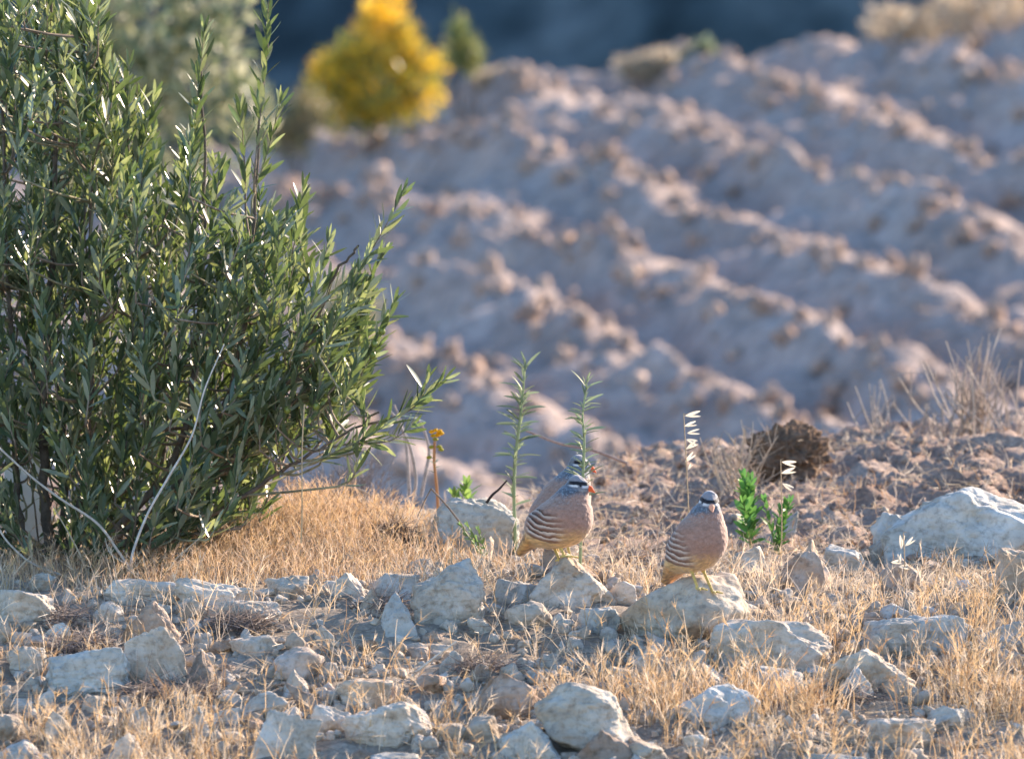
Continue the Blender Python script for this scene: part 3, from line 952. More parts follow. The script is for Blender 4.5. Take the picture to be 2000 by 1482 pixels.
    tw = sstep(0.004, 0.000, td) * sstep(R[0] - 0.012, R[0] - 0.030, V[:, 0] + 0.2 * (V[:, 2] - R[2]))
    tail_c = np.array([0.52, 0.25, 0.075]) * (0.85 + 0.5 * (fbm(V * np.array([60, 260, 160]), 2, 23))[:, None])
    blend(tail_c, tw)
    blend([0.10, 0.06, 0.04], tw * sstep(0.2, 0.5, Nn[:, 2]) * 0.6)
    # neck: slate blue with pale speckles
    nz = N0[2]
    neckw = sstep(nz - 0.004, nz + 0.012, V[:, 2] + 0.004 * fbm(V * 150, 2, 29) - 0.18 * np.maximum(0, V[:, 0] - N0[0]))
    spk = sstep(0.25, 0.5, vnoise(V * 520, 37))
    slate = np.array([0.085, 0.108, 0.138])[None, :] * (1 + 0.3 * fine)[:, None]
    blend(slate * (1 - spk[:, None]) + spk[:, None] * np.array([0.20, 0.25, 0.30]), neckw)
    ring = sstep(nz - 0.022, nz - 0.004, V[:, 2] + 0.004 * fine) * (1 - neckw)
    blend([0.42, 0.38, 0.37], ring * spk * 0.35)
    # head
    hw = sstep(0.0245, 0.0205, dist_head) * sstep(-0.014, -0.010, q[:, 2])
    blend(np.array([0.19, 0.19, 0.205]) * (1 + 0.2 * fine)[:, None], hw)
    crown = hw * sstep(0.009, 0.012, q[:, 2])
    blend([0.25, 0.235, 0.25], crown)
    zb = 0.0062 + 0.10 * np.minimum(q[:, 0], 0.008) * np.where(q[:, 0] > 0, -0.6, 1.0)
    brow = hw * sstep(0.0037, 0.0028, np.abs(q[:, 2] - zb)) * sstep(-0.0185, -0.014, q[:, 0])
    white = hw * sstep(0.0024, 0.0014, np.abs(q[:, 2] - (zb - 0.0058))) * sstep(-0.019, -0.016, q[:, 0]) * sstep(0.006, 0.003, q[:, 0])
    blend([0.66, 0.64, 0.62], white)
    lore = hw * sstep(0.0035, 0.0015, np.abs(q[:, 2] - 0.000)) * sstep(0.010, 0.014, q[:, 0])
    blend([0.62, 0.60, 0.60], lore)
    blend([0.010, 0.010, 0.014], brow)
    chin = hw * sstep(-0.004, -0.009, q[:, 2]) * sstep(0.006, 0.012, q[:, 0])
    blend([0.52, 0.46, 0.38], chin * 0.7)
    bk = beak_sdf(V)
    blend(np.array(pose.get('beak', (0.80, 0.13, 0.035))), sstep(0.0012, 0.0002, bk) * sstep(0.0165, 0.0185, q[:, 0]))
    # legs
    lg = leg_sdf(V)
    body_only = seg_sdf(V, R, C, rr_, rc_, 0.92)
    ankz = max(p[1][2] for p in pose['legs'])
    lw = sstep(0.0016, 0.0003, lg) * sstep(ankz + 0.010, ankz + 0.001, V[:, 2])
    blend(np.array([0.56, 0.40, 0.12]) * (1 + 0.2 * fine)[:, None], lw)
    ruffle = (1 - lw) * (1 - sstep(0.003, 0.0, bk)) * 0.0006 * fbm(V * np.array([110, 190, 190]), 3, 51, 0.5)
    V = V + Nn * (disp + ruffle)[:, None]
    root = empty('partridge', loc)
    root.rotation_euler = (0, 0, yaw)
    tag(root, label, 'partridge', 'partridges standing on the rocks')
    link('body', make_mesh('body', V, F, M['feather'], True, np.clip(col, 0.004, 0.9)), root)
    D, Fi = ico(4)
    for s in (1, -1):
        p = head_to_body(np.array([0.0085, s * 0.0142, 0.0012]))
        me = make_mesh('eye', D * 0.0026, Fi, M['eye'], True)
        eo = link('eye', me, root); eo.location = p
    return root

def perch(key, px, py, y=None):
    """where a foot lands on a rock: along the view ray, else straight down"""
    b = ROCK_BVH[key]
    d = Vector(ray(px, py)).normalized()
    hit = b.ray_cast(Vector(CAM), d)[0]
    if hit is None:
        for dy in range(1, 60):
            d = Vector(ray(px, py + dy)).normalized()
            hit = b.ray_cast(Vector(CAM), d)[0]
            if hit is not None: break
    return hit

def feet_on(key, loc, yaw, legs):
    """set each foot on the rock below it"""
    out = []
    for hip, ank, foot in legs:
        w = rotz(np.array(foot), yaw) + np.array(loc)
        h = ROCK_BVH[key].ray_cast(Vector((w[0], w[1], loc[2] + 0.04)), Vector((0, 0, -1)))[0]
        dz = 0.0 if h is None else max(-0.022, min(0.02, h.z - loc[2]))
        out.append((hip, (ank[0], ank[1], ank[2] + dz * 0.3), (foot[0], foot[1], dz + 0.0012)))
    return tuple(out)

# side-on partridge on the wedge rock
def crown(key, px, row):
    """highest point of a rock along the depth line below a pixel column"""
    best = None
    for yy, pc in [(a, b) for a in np.linspace(-0.35, 0.5, 171) for b in (px - 10, px, px + 10)]:
        q = at_y(pc, row, yy)
        h = ROCK_BVH[key].ray_cast(Vector((q[0], yy, 1.0)), Vector((0, 0, -1)))[0]
        if h is not None and (best is None or h.z > best.z): best = h
    return best
p1 = crown('perch1', 1084, 1085)
ya1 = -math.radians(14)
make_partridge((p1.x, p1.y, p1.z - 0.004), ya1, dict(
    rump=(-0.036, 0, 0.065), chest=(0.015, 0, 0.089), neck=(0.027, 0, 0.126), r=(0.034, 0.0485, 0.026),
    tail=(-0.080, 0, 0.016), head=(0.037, 0, 0.1490), head_yaw=math.radians(-4), head_pitch=math.radians(6),
    legs=feet_on('perch1', (p1.x, p1.y, p1.z - 0.004), ya1, (((-0.012, 0.012, 0.042), (-0.015, 0.012, 0.026), (-0.004, 0.013, 0.0)), ((0.006, -0.012, 0.042), (0.003, -0.012, 0.027), (0.012, -0.013, 0.0)))),
    stripe_x=0.004, stripe_z=(0.036, 0.096)), 'partridge standing side-on with red beak and striped flank on the wedge-shaped rock')
# partridge facing the camera on the rounded boulder
p2 = perch('perch2', 1383, 1162)
ya2 = -math.radians(46)
make_partridge((p2.x, p2.y, p2.z - 0.001), ya2, dict(
    rump=(-0.060, 0, 0.078), chest=(-0.014, 0, 0.116), neck=(-0.004, 0, 0.154), r=(0.0355, 0.0470, 0.0265),
    tail=(-0.112, 0, 0.022), head=(0.004, 0, 0.1815), head_yaw=-math.radians(34), head_pitch=math.radians(14),
    legs=feet_on('perch2', (p2.x, p2.y, p2.z - 0.001), ya2, (((-0.026, 0.013, 0.066), (-0.026, 0.013, 0.044), (0.000, 0.013, 0.001)), ((-0.030, -0.013, 0.066), (-0.032, -0.013, 0.044), (-0.014, -0.014, 0.001)))),
    stripe_x=-0.024, stripe_z=(0.054, 0.126), stripe_sx=0.8, beak=(0.78, 0.36, 0.22)), 'tall upright partridge facing forward with black brow on the broad boulder')
# rear partridge, looking away to the right
p3 = crown('perch3', 1112, 1072)
ya3 = math.radians(38)
make_partridge((p3.x, p3.y, p3.z - 0.003), ya3, dict(
    rump=(-0.040, 0, 0.078), chest=(0.006, 0, 0.112), neck=(0.028, 0, 0.150), r=(0.036, 0.0475, 0.027),
    tail=(-0.086, 0, 0.034), head=(0.040, 0, 0.1785), head_yaw=-math.radians(28), head_pitch=math.radians(10),
    legs=feet_on('perch3', (p3.x, p3.y, p3.z - 0.003), ya3, (((-0.010, 0.013, 0.058), (-0.012, 0.013, 0.034), (-0.004, 0.013, 0.0)), ((-0.004, -0.013, 0.058), (-0.006, -0.013, 0.034), (0.006, -0.013, 0.0)))),
    stripe_x=-0.020, stripe_z=(0.050, 0.112), stripe_w=0.25), 'plain-backed partridge turned away behind the thorny green stem')

# ------------------------------------------------------------------ olive in front
LEAF_T = np.array([0.0, 0.12, 0.32, 0.55, 0.78, 0.93, 1.0])
LEAF_W = np.array([0.10, 0.48, 0.92, 1.0, 0.80, 0.42, 0.04])
def leaf_shape(width=0.22, fold=0.22, curl=0.12, seed=0):
    """lanceolate blade along +X, normal +Z, unit length, with a folded midrib"""
    V = []
    for t, w in zip(LEAF_T, LEAF_W):
        z = -curl * t * t
        hw = 0.5 * width * w
        V += [(t, -hw, z + fold * hw), (t, 0, z), (t, hw, z + fold * hw)]
    F = []
    for i in range(len(LEAF_T) - 1):
        a = i * 3
        F += [(a, a + 3, a + 4, a + 1), (a + 1, a + 4, a + 5, a + 2)]
    return np.array(V), np.array(F)

def place_leaves(base, axis, nrm, L, shapes, which):
    """world vertices of many leaves -> V, F, verts per leaf"""
    axis = unit(axis); nrm = unit(nrm - axis * np.sum(nrm * axis, -1, keepdims=True)); side = np.cross(nrm, axis)
    Vs, Fs, own, n0 = [], [], [], 0
    for k, (V, F) in enumerate(shapes):
        sel = np.nonzero(which == k)[0]
        if len(sel) == 0: continue
        R = np.stack([axis[sel], side[sel], nrm[sel]], -1)
        W = np.einsum('nij,vj->nvi', R, V) * L[sel][:, None, None] + base[sel][:, None, :]
        Fi = F[None] + (np.arange(len(sel)) * len(V))[:, None, None] + n0
        Vs.append(W.reshape(-1, 3)); Fs.append(Fi.reshape(-1, 4)); own.append(np.repeat(sel, len(V))); n0 += W.shape[0] * W.shape[1]
    return np.concatenate(Vs), np.concatenate(Fs), np.concatenate(own)

def leaf_frames(P, rng, spacing, lmin, lmax, angle=(32, 55), start=0.1, jitter=0.25):
    """opposite leaf pairs along a shoot polyline"""
    seg = np.linalg.norm(np.diff(P, axis=0), axis=1); s = np.concatenate([[0], np.cumsum(seg)])
    T = unit(np.gradient(P, axis=0))
    out = []
    d = s[-1] * start; k = 0
    while d <= s[-1]:
        p = np.array([np.interp(d, s, P[:, i]) for i in range(3)]); t = unit(np.array([np.interp(d, s, T[:, i]) for i in range(3)]))
        a = unit(np.cross(t, [0.2, 1, 0.1])); b = np.cross(t, a)
        th = (k % 2) * math.pi / 2 + rng.normal(0, 0.35)
        u = d / s[-1]
        for sg in (1, -1):
            rad = sg * (math.cos(th) * a + math.sin(th) * b)
            an = math.radians(rng.uniform(*angle)) * (1 - 0.35 * u)
            ax = unit(math.cos(an) * t + math.sin(an) * rad + rng.normal(0, jitter * 0.4, 3))
            nn = unit(math.cos(an) * rad * -1 + math.sin(an) * t + rng.normal(0, jitter, 3))
            L = rng.uniform(lmin, lmax) * (1 - 0.35 * max(0, u - 0.8) / 0.2)
            if rng.random() < 0.94: out.append((p, ax, nn, L))
        d += spacing * rng.uniform(0.75, 1.3); k += 1
    # terminal leaves
    for sg in (1, -1):
        out.append((P[-1], unit(T[-1] + sg * 0.25 * unit(np.cross(T[-1], [0.1, 1, 0.2]))), unit(np.array([0.1, -1, 0.3]) + rng.normal(0, 0.4, 3)), lmin * 0.9))
    return out

def in_poly(x, y, P):
    c = False; j = len(P) - 1
    for i in range(len(P)):
        if (P[i][1] > y) != (P[j][1] > y) and x < (P[j][0] - P[i][0]) * (y - P[i][1]) / (P[j][1] - P[i][1]) + P[i][0]: c = not c
        j = i
    return c

def build_olive():
    rng = np.random.default_rng(12)
    by = 0.78
    base = at_y(110, 1095, by); base[2] = Hs(base[0], by) - 0.01
    root = empty('olive_tree', base)
    tag(root, 'bushy young olive tree with silver-green leaves and green olives', 'tree')
    stems_px = [
        ([(100, 1098), (84, 900), (95, 600), (110, 200), (92, -90)], 0.013, 0.78, 0.70),
        ([(44, 1098), (28, 900), (18, 600), (2, 150), (0, -90)], 0.009, 0.74, 0.80),
        ([(122, 1098), (170, 900), (182, 600), (170, 250), (166, 40)], 0.008, 0.80, 0.62),
        ([(135, 1098), (240, 900), (272, 650), (250, 300), (246, 170)], 0.008, 0.84, 0.85),
        ([(150, 1096), (340, 900), (385, 650), (400, 400), (392, 120)], 0.010, 0.72, 0.66),
        ([(160, 1096), (400, 880), (480, 600), (505, 300), (522, 60)], 0.008, 0.70, 0.55),
        ([(168, 1094), (430, 920), (580, 700), (655, 540), (700, 480)], 0.008, 0.68, 0.50),
        ([(175, 1094), (420, 1000), (600, 890), (740, 805)], 0.008, 0.72, 0.46),
        ([(64, 1098), (-60, 800), (-90, 300), (-90, 0)], 0.009, 0.80, 0.90),
        ([(110, 1098), (130, 850), (60, 500), (60, 150)], 0.007, 0.82, 1.05),
        ([(140, 1098), (300, 950), (330, 700), (300, 420)], 0.007, 0.82, 1.10),
    ]
    nodes = []; rads = []
    bark_c = np.array([0.16, 0.125, 0.10])
    for pts, r0, ya, yb in stems_px:
        Q = np.array([at_y(px, py, ya + (yb - ya) * i / (len(pts) - 1)) for i, (px, py) in enumerate(pts)])
        Q[0][2] = Hs(Q[0][0], Q[0][1]) - 0.015
        P = spline(Q, 26); P[1:-1] += rng.normal(0, 0.0025, (24, 3))
        V, F = tube(P - base, [r0, r0 * 0.7, r0 * 0.4, 0.0022], 7)
        MB().add(V, F, np.clip(np.tile(bark_c, (len(V), 1)) * rng.uniform(0.7, 1.3, (len(V), 1)), 0, 1)).build('stem', M['bark'], root)
        nodes.append(P); rads.append(np.interp(np.linspace(0, 1, 26), [0, .33, .66, 1], [r0, r0 * .7, r0 * .4, .0022]))
    ND = np.concatenate(nodes)
    poly = [(-150, 1085), (-150, -90), (200, -90), (218, 100), (262, 135), (300, 200), (330, 350), (385, 240), (425, 300), (440, 390), (545, 340), (590, 375),
            (640, 470), (690, 510), (730, 570), (762, 640), (745, 735), (690, 760), (620, 810), (575, 880), (520, 950), (470, 1010), (320, 1065), (110, 1085), (100, 960), (88, 890), (30, 890), (16, 1085)]
    # (tip, base, depth)
    special = [((526, -15), (498, 330), .52), ((548, 200), (492, 390), .56), ((787, 380), (615, 610), .46), ((770, 592), (640, 770), .48), ((742, 500), (640, 650), .5),
               ((868, 742), (585, 915), .44), ((802, 835), (690, 865), .45), ((706, 790), (690, 885), .46), ((698, 890), (660, 950), .46), ((834, 742), (770, 815), .43),
               ((176, -35), (163, 260), .6), ((76, -40), (62, 260), .66), ((398, 62), (368, 340), .62), ((252, 128), (236, 340), .75), ((302, 188), (244, 390), .8),
               ((592, 368), (520, 620), .52), ((640, 476), (556, 690), .5), ((470, 215), (480, 420), .6), ((30, 50), (25, 300), .7), ((205, 80), (180, 300), .66), ((700, 560), (600, 720), .5),
               ((735, 680), (620, 800), .5), ((640, 760), (540, 900), .52), ((600, 640), (480, 840), .5), ((120, 0), (112, 260), .7), ((430, 330), (395, 540), .6), ((660, 640), (560, 800), .55)]
    shoots = []
    for tip, b, y in special:
        a, c = at_y(*b, y + 0.03), at_y(*tip, y)
        mid = 0.5 * (a + c) + np.array([0.012, 0, -0.012]) * (1 if tip[0] > 560 else 0.2)
        shoots.append(spline([a, mid, c], 14))
    k = 0
    while k < 640:
        x, y = rng.uniform(-150, 780), rng.uniform(-90, 1085)
        if not in_poly(x, y, poly): continue
        dep = rng.uniform(0.42, 1.15) if x < 420 else rng.uniform(0.42, 0.85)
        tip = at_y(x, y, dep)
        v = np.array([x - 170, 1280 - y]) * 1.0
        v = v / np.hypot(*v) + np.array([0.0, 0.45]) + rng.normal(0, 0.26, 2)
        v /= np.hypot(*v)
        L = rng.uniform(0.09, 0.22)
        dr = unit(np.array([v[0], rng.normal(0, 0.4) - 0.15, v[1]]))
        b = tip - dr * L
        gz = Hs(b[0], b[1]) + 0.02
        if b[2] < gz: b[2] = gz
        mid = 0.5 * (tip + b) + rng.normal(0, 0.008, 3)
        shoots.append(spline([b, mid, tip], 11)); k += 1
    frames = []; owner = []; branches = []
    for si, P in enumerate(shoots):
        b = P[0]
        cand = ND[:, 2] < b[2] - 0.01
        dd = np.linalg.norm(ND - b, axis=1) + np.where(cand, 0, 9)
        j = int(np.argmin(dd)); q = ND[j]
        con = spline([q, 0.5 * (q + b) + (P[0] - P[2]) * 0.3, b], 6)[:-1] if dd[j] > 0.005 and dd[j] < 5 else np.zeros((0, 3))
        full = np.concatenate([con, P])
        V, F = tube(full - base, [0.0030, 0.0022, 0.0015, 0.0008], 5)
        green = rng.random() < 0.5
        bc = np.array([0.30, 0.27, 0.17]) if green else np.array([0.26, 0.20, 0.15])
        branches.append(MB().add(V, F, np.tile(bc, (len(V), 1)) * rng.uniform(0.8, 1.2, (len(V), 1))).build('branch', M['bark'], root))
        fr_ = leaf_frames(P, rng, 0.0130, 0.040, 0.066, (22, 52), start=0.04 if si > 26 else 0.10, jitter=0.4)
        frames += fr_; owner += [si] * len(fr_)
    bs = np.array([f[0] for f in frames]); ax = np.array([f[1] for f in frames]); nr = np.array([f[2] for f in frames]); L = np.array([f[3] for f in frames])
    # a leaf's upper face: mostly turned towards the light from above
    flip = (nr[:, 2] + 0.3 * nr[:, 0] + rng.normal(0, 0.5, len(nr))) < 0
    nr[flip] *= -1
    shapes = [leaf_shape(0.18, 0.20, 0.08), leaf_shape(0.20, 0.12, 0.14), leaf_shape(0.16, 0.30, 0.02), leaf_shape(0.185, 0.18, -0.08)]
    which = rng.integers(0, 4, len(bs))
    n = len(bs)
    shade = rng.random(n)
    c_dark, c_mid, c_sil = np.array([0.055, 0.085, 0.046]), np.array([0.125, 0.165, 0.095]), np.array([0.27, 0.295, 0.22])
    lc = np.where(shade[:, None] < 0.45, c_dark + (c_mid - c_dark) * rng.random((n, 1)), np.where(shade[:, None] < 0.68, c_mid, c_sil) * rng.uniform(0.8, 1.2, (n, 1)))
    # pick the leaves that show largest
    tip = bs + ax * L[:, None]
    rel = 0.5 * (bs + tip) - CAM
    depth = rel @ FWD
    pxs = 1000 + rel @ RIGHT / depth * DF * 1000; pys = 741 - rel @ UP / depth * DF * 1000
    face = np.abs(nr @ FWD) * np.sqrt(np.clip(1 - (ax @ FWD) ** 2, 0, 1)) * L
    score = face * (1.6 - sstep(0.40, 0.85, bs[:, 1]) * 1.2) * ((pxs > 4) & (pxs < 900) & (pys > 4) & (pys < 1090))
    top = np.argsort(-score)[:300]
    rest = np.ones(n, bool); rest[top] = False
    # a gap between the trunks where the board shows
    gap = (pxs > 36) & (pxs < 90) & (pys > 890) & (pys < 1065) & (rng.random(n) < 0.92)
    rest &= ~gap; top = [i for i in top if not gap[i]]
    V, F, own = place_leaves(bs[rest], ax[rest], nr[rest], L[rest], shapes, which[rest])
    col = lc[rest][own]
    o = MB().add(V - base, F, col).build('foliage', M['leaf'], root); o['kind'] = 'stuff'
    meshes = []
    for sv, sf in shapes:
        meshes.append(make_mesh('leaf', sv, sf, M['leaf'], True, np.ones((len(sv), 3))))
    for i in top:
        a = ax[i]; nn = unit(nr[i] - a * (nr[i] @ a)); sd = np.cross(nn, a)
        lo = link('leaf', meshes[which[i]], branches[owner[i]])
        R = np.eye(4); R[:3, 0] = a * L[i]; R[:3, 1] = sd * L[i]; R[:3, 2] = nn * L[i]; R[:3, 3] = bs[i] - base
        lo.matrix_local = Matrix(R.tolist())
        lo.color = (*lc[i], 1)
    # fruit
    D, Fi = ico(4)
    fruit = make_mesh('olive_fruit', D * np.array([0.0068, 0.0068, 0.0085]), Fi, M['olive'], True)
    spots = [(70, 125), (88, 150), (128, 245), (170, 195), (172, 222), (182, 230), (197, 238), (175, 255), (198, 275), (175, 285), (393, 194), (362, 232), (80, 256), (65, 243),
             (655, 740), (643, 762), (648, 775), (735, 660), (740, 690), (752, 640), (625, 790), (380, 590), (262, 340), (175, 340), (560, 800), (480, 770), (700, 750), (90, 190)]
    for px, py in spots:
        rel = bs - CAM; dp = rel @ FWD
        qx = 1000 + rel @ RIGHT / dp * DF * 1000; qy = 741 - rel @ UP / dp * DF * 1000
        j = int(np.argmin((qx - px) ** 2 + (qy - py) ** 2 + (bs[:, 1] * 60) ** 2))
        fo = link('olive_fruit', fruit, root)
        fo.location = bs[j] - base + np.array([rng.normal(0, 0.004), -0.009, -0.006])
        fo.rotation_euler = (rng.normal(0, 0.3), rng.normal(0, 0.3), 0)
    return base
olive_base = build_olive()

# pale board standing behind the trunks
def board():
    y = 1.15
    a = at_y(8, 872, y); b = at_y(92, 1085, y)
    zb = Hs(0.5 * (a[0] + b[0]), y) - 0.02
    w = b[0] - a[0]; h = a[2] - zb
    bm = bmesh.new()
    bmesh.ops.create_cube(bm, size=1.0)
    for v in bm.verts: v.co = Vector((v.co.x * w, v.co.y * 0.014, (v.co.z + 0.5) * h * (1.0 if v.co.x < 0 else 0.97)))
    bmesh.ops.bevel(bm, geom=list(bm.edges), offset=0.002, segments=2, affect='EDGES')
    me = bpy.data.meshes.new('pale_board'); bm.to_mesh(me); bm.free(); me.materials.append(M['board'])
    o = link('pale_board', me); o.location = (0.5 * (a[0] + b[0]), y, zb); o.rotation_euler = (0, 0, -0.12)
    tag(o, 'pale upright board standing behind the olive trunks', 'board')
board()

# ------------------------------------------------------------------ twigs and stalks
def twig(pts, y, r, col, label, name='dry_twig', cat='twig', ground=True, y2=None, forks=()):
    y2 = y if y2 is None else y2
    Q = np.array([at_y(px, py, y + (y2 - y) * i / max(1, len(pts) - 1)) for i, (px, py) in enumerate(pts)])
    P = spline(Q, 8 * len(pts))
    o0 = P[0].copy()
    V, F = tube(P - o0, r, 6)
    mb = MB().add(V, F, np.array(col))
    for fk in forks:
        Q2 = spline([at_y(px, py, y) for px, py in fk], 8)
        V, F = tube(Q2 - o0, [r[0] * 0.6 if np.ndim(r) else r * 0.6, 0.0007], 5)
        mb.add(V, F, np.array(col))
    o = mb.build(name, M['twig'])
    o.location = o0
    return tag(o, label, cat)
PALE = (0.52, 0.44, 0.36)
twig([(258, 1118), (232, 1078), (190, 1022), (120, 975), (60, 930), (-15, 862)], 0.40, [0.0030, 0.0028, 0.0022], PALE, 'long pale dry stem slanting up across the olive trunks', forks=[[(245, 1100), (215, 1080), (205, 1050)]])
twig([(254, 1112), (262, 1070), (290, 1000), (330, 930), (375, 850), (400, 760), (438, 672)], 0.38, [0.0028, 0.0024, 0.0012], (0.60, 0.54, 0.48), 'tall pale dry stem rising through the olive leaves')
twig([(172, 1120), (150, 1070), (122, 1020), (104, 988)], 0.42, [0.0022, 0.0012], (0.46, 0.36, 0.24), 'short tan dry stem in front of the dark olive trunk')
twig([(118, 1122), (60, 1098), (15, 1058), (-12, 1015)], 0.40, [0.0024, 0.0020], PALE, 'curved grey stem arching low beside the pale board')
twig([(330, 1112), (350, 1085), (390, 1050), (412, 1020)], 0.42, [0.0018, 0.0010], (0.5, 0.40, 0.28), 'thin bent dry stem at the edge of the straw mound')
twig([(588, 1060), (590, 1000), (590, 880), (594, 800), (596, 790)], 0.40, [0.0016, 0.0013, 0.0018], (0.52, 0.38, 0.22), 'straight thin straw stalk rising in front of the olive branch tips')
twig([(925, 1062), (905, 1030), (875, 990), (842, 954)], 0.52, [0.0026, 0.0022, 0.0018], (0.24, 0.17, 0.12), 'dark brown forked twig leaning on the blue-grey slab', forks=[[(842, 954), (828, 980), (815, 1010)]])
twig([(950, 982), (962, 966), (975, 955), (990, 938)], 0.80, [0.003, 0.0026, 0.0018], (0.035, 0.025, 0.022), 'short black stick poking up behind the blue-grey slab')
twig([(772, 1366), (800, 1325), (840, 1290), (892, 1252)], -0.62, [0.0026, 0.0030, 0.0014], (0.66, 0.57, 0.46), 'bleached bent stalk arching over the straw before the tall block')
twig([(1225, 905), (1160, 880), (1090, 865), (1020, 838)], 1.25, [0.0035, 0.003, 0.002], (0.40, 0.27, 0.22), 'blurred reddish stem slanting behind the thorny green stems')
# pale bent stems behind the olive's tips
for i, pts in enumerate([[(808, 972), (812, 930), (800, 870), (775, 820), (760, 800)], [(822, 970), (832, 920), (838, 880), (826, 835), (810, 812)], [(800, 970), (796, 900), (790, 850), (770, 790)]]):
    twig(pts, 1.5 + 0.1 * i, [0.0042, 0.0036, 0.0024], (0.46, 0.38, 0.34), ['pale dead stem with a hooked tip standing behind the olive branch tips', 'bowed pale dead stem standing beside the yellow flower stalk', 'straight-footed pale dead stem closest behind the olive leaves'][i], 'dry_stalk', 'stalk').__setitem__('group', 'curved dead stems behind the olive')
# arching dead stems over the straw mound
for i, pts in enumerate([[(560, 985), (640, 955), (700, 955), (745, 985), (772, 1012)], [(600, 990), (660, 972), (710, 980), (740, 1000), (760, 1030)], [(640, 975), (690, 985), (720, 1000), (735, 1025)]]):
    twig(pts, 1.3 + 0.06 * i, [0.0028, 0.0024, 0.0018], (0.50, 0.40, 0.32), ['longest pale dead stem arching over the straw mound', 'middle-sized pale dead stem arching over the straw mound', 'shortest pale dead stem arching over the straw mound'][i], 'dry_stalk', 'stalk').__setitem__('group', 'arching dead stems on the straw mound')

def oat(px, top, base_row, y, spikes, label, r=0.0011, lean=0):
    a = at_y(px + lean, base_row, y); b = at_y(px, top, y)
    a[2] = min(a[2], Hs(a[0], a[1]))
    root = empty('wild_oat_stalk', a)
    tag(root, label, 'grass stalk')
    P = spline([a, 0.5 * (a + b) + [0.002, 0, 0], b - [0, 0, 0.012], b, b + [0.006, 0, 0.001]], 20)
    V, F = tube(P - a, [r * 1.2, r * 0.9, r * 0.5], 5)
    MB().add(V, F, np.array((0.46, 0.33, 0.20))).build('stem', M['twig'], root)
    rg = np.random.default_rng(int(px))
    for (sx, sy, ang, L) in spikes:
        p = at_y(sx, sy, y)
        for k, da in enumerate((-9, 9)):
            an = math.radians(ang + da)
            ax = np.array([math.cos(an), rg.normal(0, 0.15), math.sin(an)])
            sv, sf = leaf_shape(0.19 if k else 0.15, 0.5, -0.05)
            V, F, own = place_leaves(np.array([p]), np.array([ax]), np.array([[0, -1, 0.3]]) * (1 if k else -1) + rg.normal(0, .2, 3), np.array([L]), [(sv, sf)], np.array([0]))
            MB().add(V - a, F, np.array((0.78, 0.70, 0.56))).build('spikelet', M['straw'], root)
oat(1336, 810, 1075, 0.30, [(1338, 812, 8, .032), (1337, 832, 14, .026), (1342, 846, 8, .026), (1340, 858, -18, .024), (1340, 877, 30, .026), (1338, 902, 42, .026), (1343, 918, 55, .016)],
    'tall oat stalk with a row of pale spikelets above the front-facing partridge', lean=12)
oat(1525, 898, 1062, 0.45, [(1527, 902, -8, .030), (1526, 924, 14, .030), (1528, 944, -30, .026)], 'oat stalk with three pale spikelets before the big dark clod')
oat(658, 1418, 1490, -0.98, [(700, 1420, -35, .020), (690, 1428, -38, .022), (676, 1437, -36, .024), (655, 1450, -28, .024), (640, 1462, 60, .020)], 'low oat stalk with glinting spikelets below the long flat pale rock')
oat(893, 1378, 1450, -0.80, [(895, 1382, -35, .022), (894, 1396, -50, .024), (888, 1403, 28, .020), (889, 1420, -24, .022)], 'low oat stalk with pale spikelets below the round brown boulder')
oat(1444, 1285, 1390, -0.62, [(1446, 1288, -38, .024), (1444, 1300, -45, .026), (1444, 1316, -40, .026), (1432, 1330, 10, .022)], 'oat stalk with pale spikelets over the blunt grey boulder')
oat(1765, 1040, 1140, 0.10, [(1760, 1072, 85, .028), (1768, 1066, 40, .024), (1758, 1100, 95, .020), (1740, 1098, 5, .022), (1755, 1106, -3, .022)], 'bleached star-shaped grass head in front of the big boulder')

# thorny green stems
def thorny(pts, y, label, r0, lmax, seed):
    rng = np.random.default_rng(seed)
    Q = np.array([at_y(px, py, y) for px, py in pts])
    Q[0][2] = min(Q[0][2], Hs(Q[0][0], y))
    P = spline(Q, 40)
    a = P[0].copy()
    root = empty('thorny_herb', a)
    tag(root, label, 'plant')
    V, F = tube(P - a, [r0, r0 * 0.85, r0 * 0.45], 7)
    MB().add(V, F, np.array((0.36, 0.42, 0.24))).build('stem', M['herb'], root)
    sv, sf = leaf_shape(0.17, 0.5, 0.16)
    s = np.linspace(0.16, 1.0, int(34))
    for k, u in enumerate(s):
        p = P[min(39, int(u * 39))]; t = unit(P[min(39, int(u * 39) + 1)] - P[max(0, int(u * 39) - 1)]) if u < 0.98 else np.array([0, 0, 1.0])
        big = (k % 4 == 0)
        for m in range(4 if not big else 3):
            if rng.random() < 0.2: continue
            th = rng.uniform(0, 2 * math.pi) if not big else (0 if (k // 4) % 2 else math.pi) + m * math.pi + rng.normal(0, 0.3)
            el = math.radians(rng.uniform(15, 62)) if u < 0.9 else math.radians(rng.uniform(50, 80))
            ax = np.array([math.cos(th) * math.cos(el), math.sin(th) * math.cos(el) * 0.7, math.sin(el)])
            if big: ax[2] *= 0.45
            L = (lmax * rng.uniform(0.7, 1.1) if big else lmax * rng.uniform(0.3, 0.8)) * (1 if u < 0.92 else 0.9)
            V, F, own = place_leaves(np.array([p]), np.array([ax]), np.array([[0, -0.4, 1.0]]) + rng.normal(0, .3, 3), np.array([L]), [(sv, sf)], np.array([0]))
            c = np.array((0.25, 0.30, 0.175)) * rng.uniform(0.75, 1.4)
            MB().add(V - a, F, c).build('leaf', M['herb'], root)
thorny([(1008, 1062), (1004, 980), (1006, 900), (1012, 850), (1018, 800), (1021, 770), (1026, 712)], 0.86, 'taller thorny green stem with spiky leaves rising behind the blue-grey slab', 0.0038, 0.052, 3)
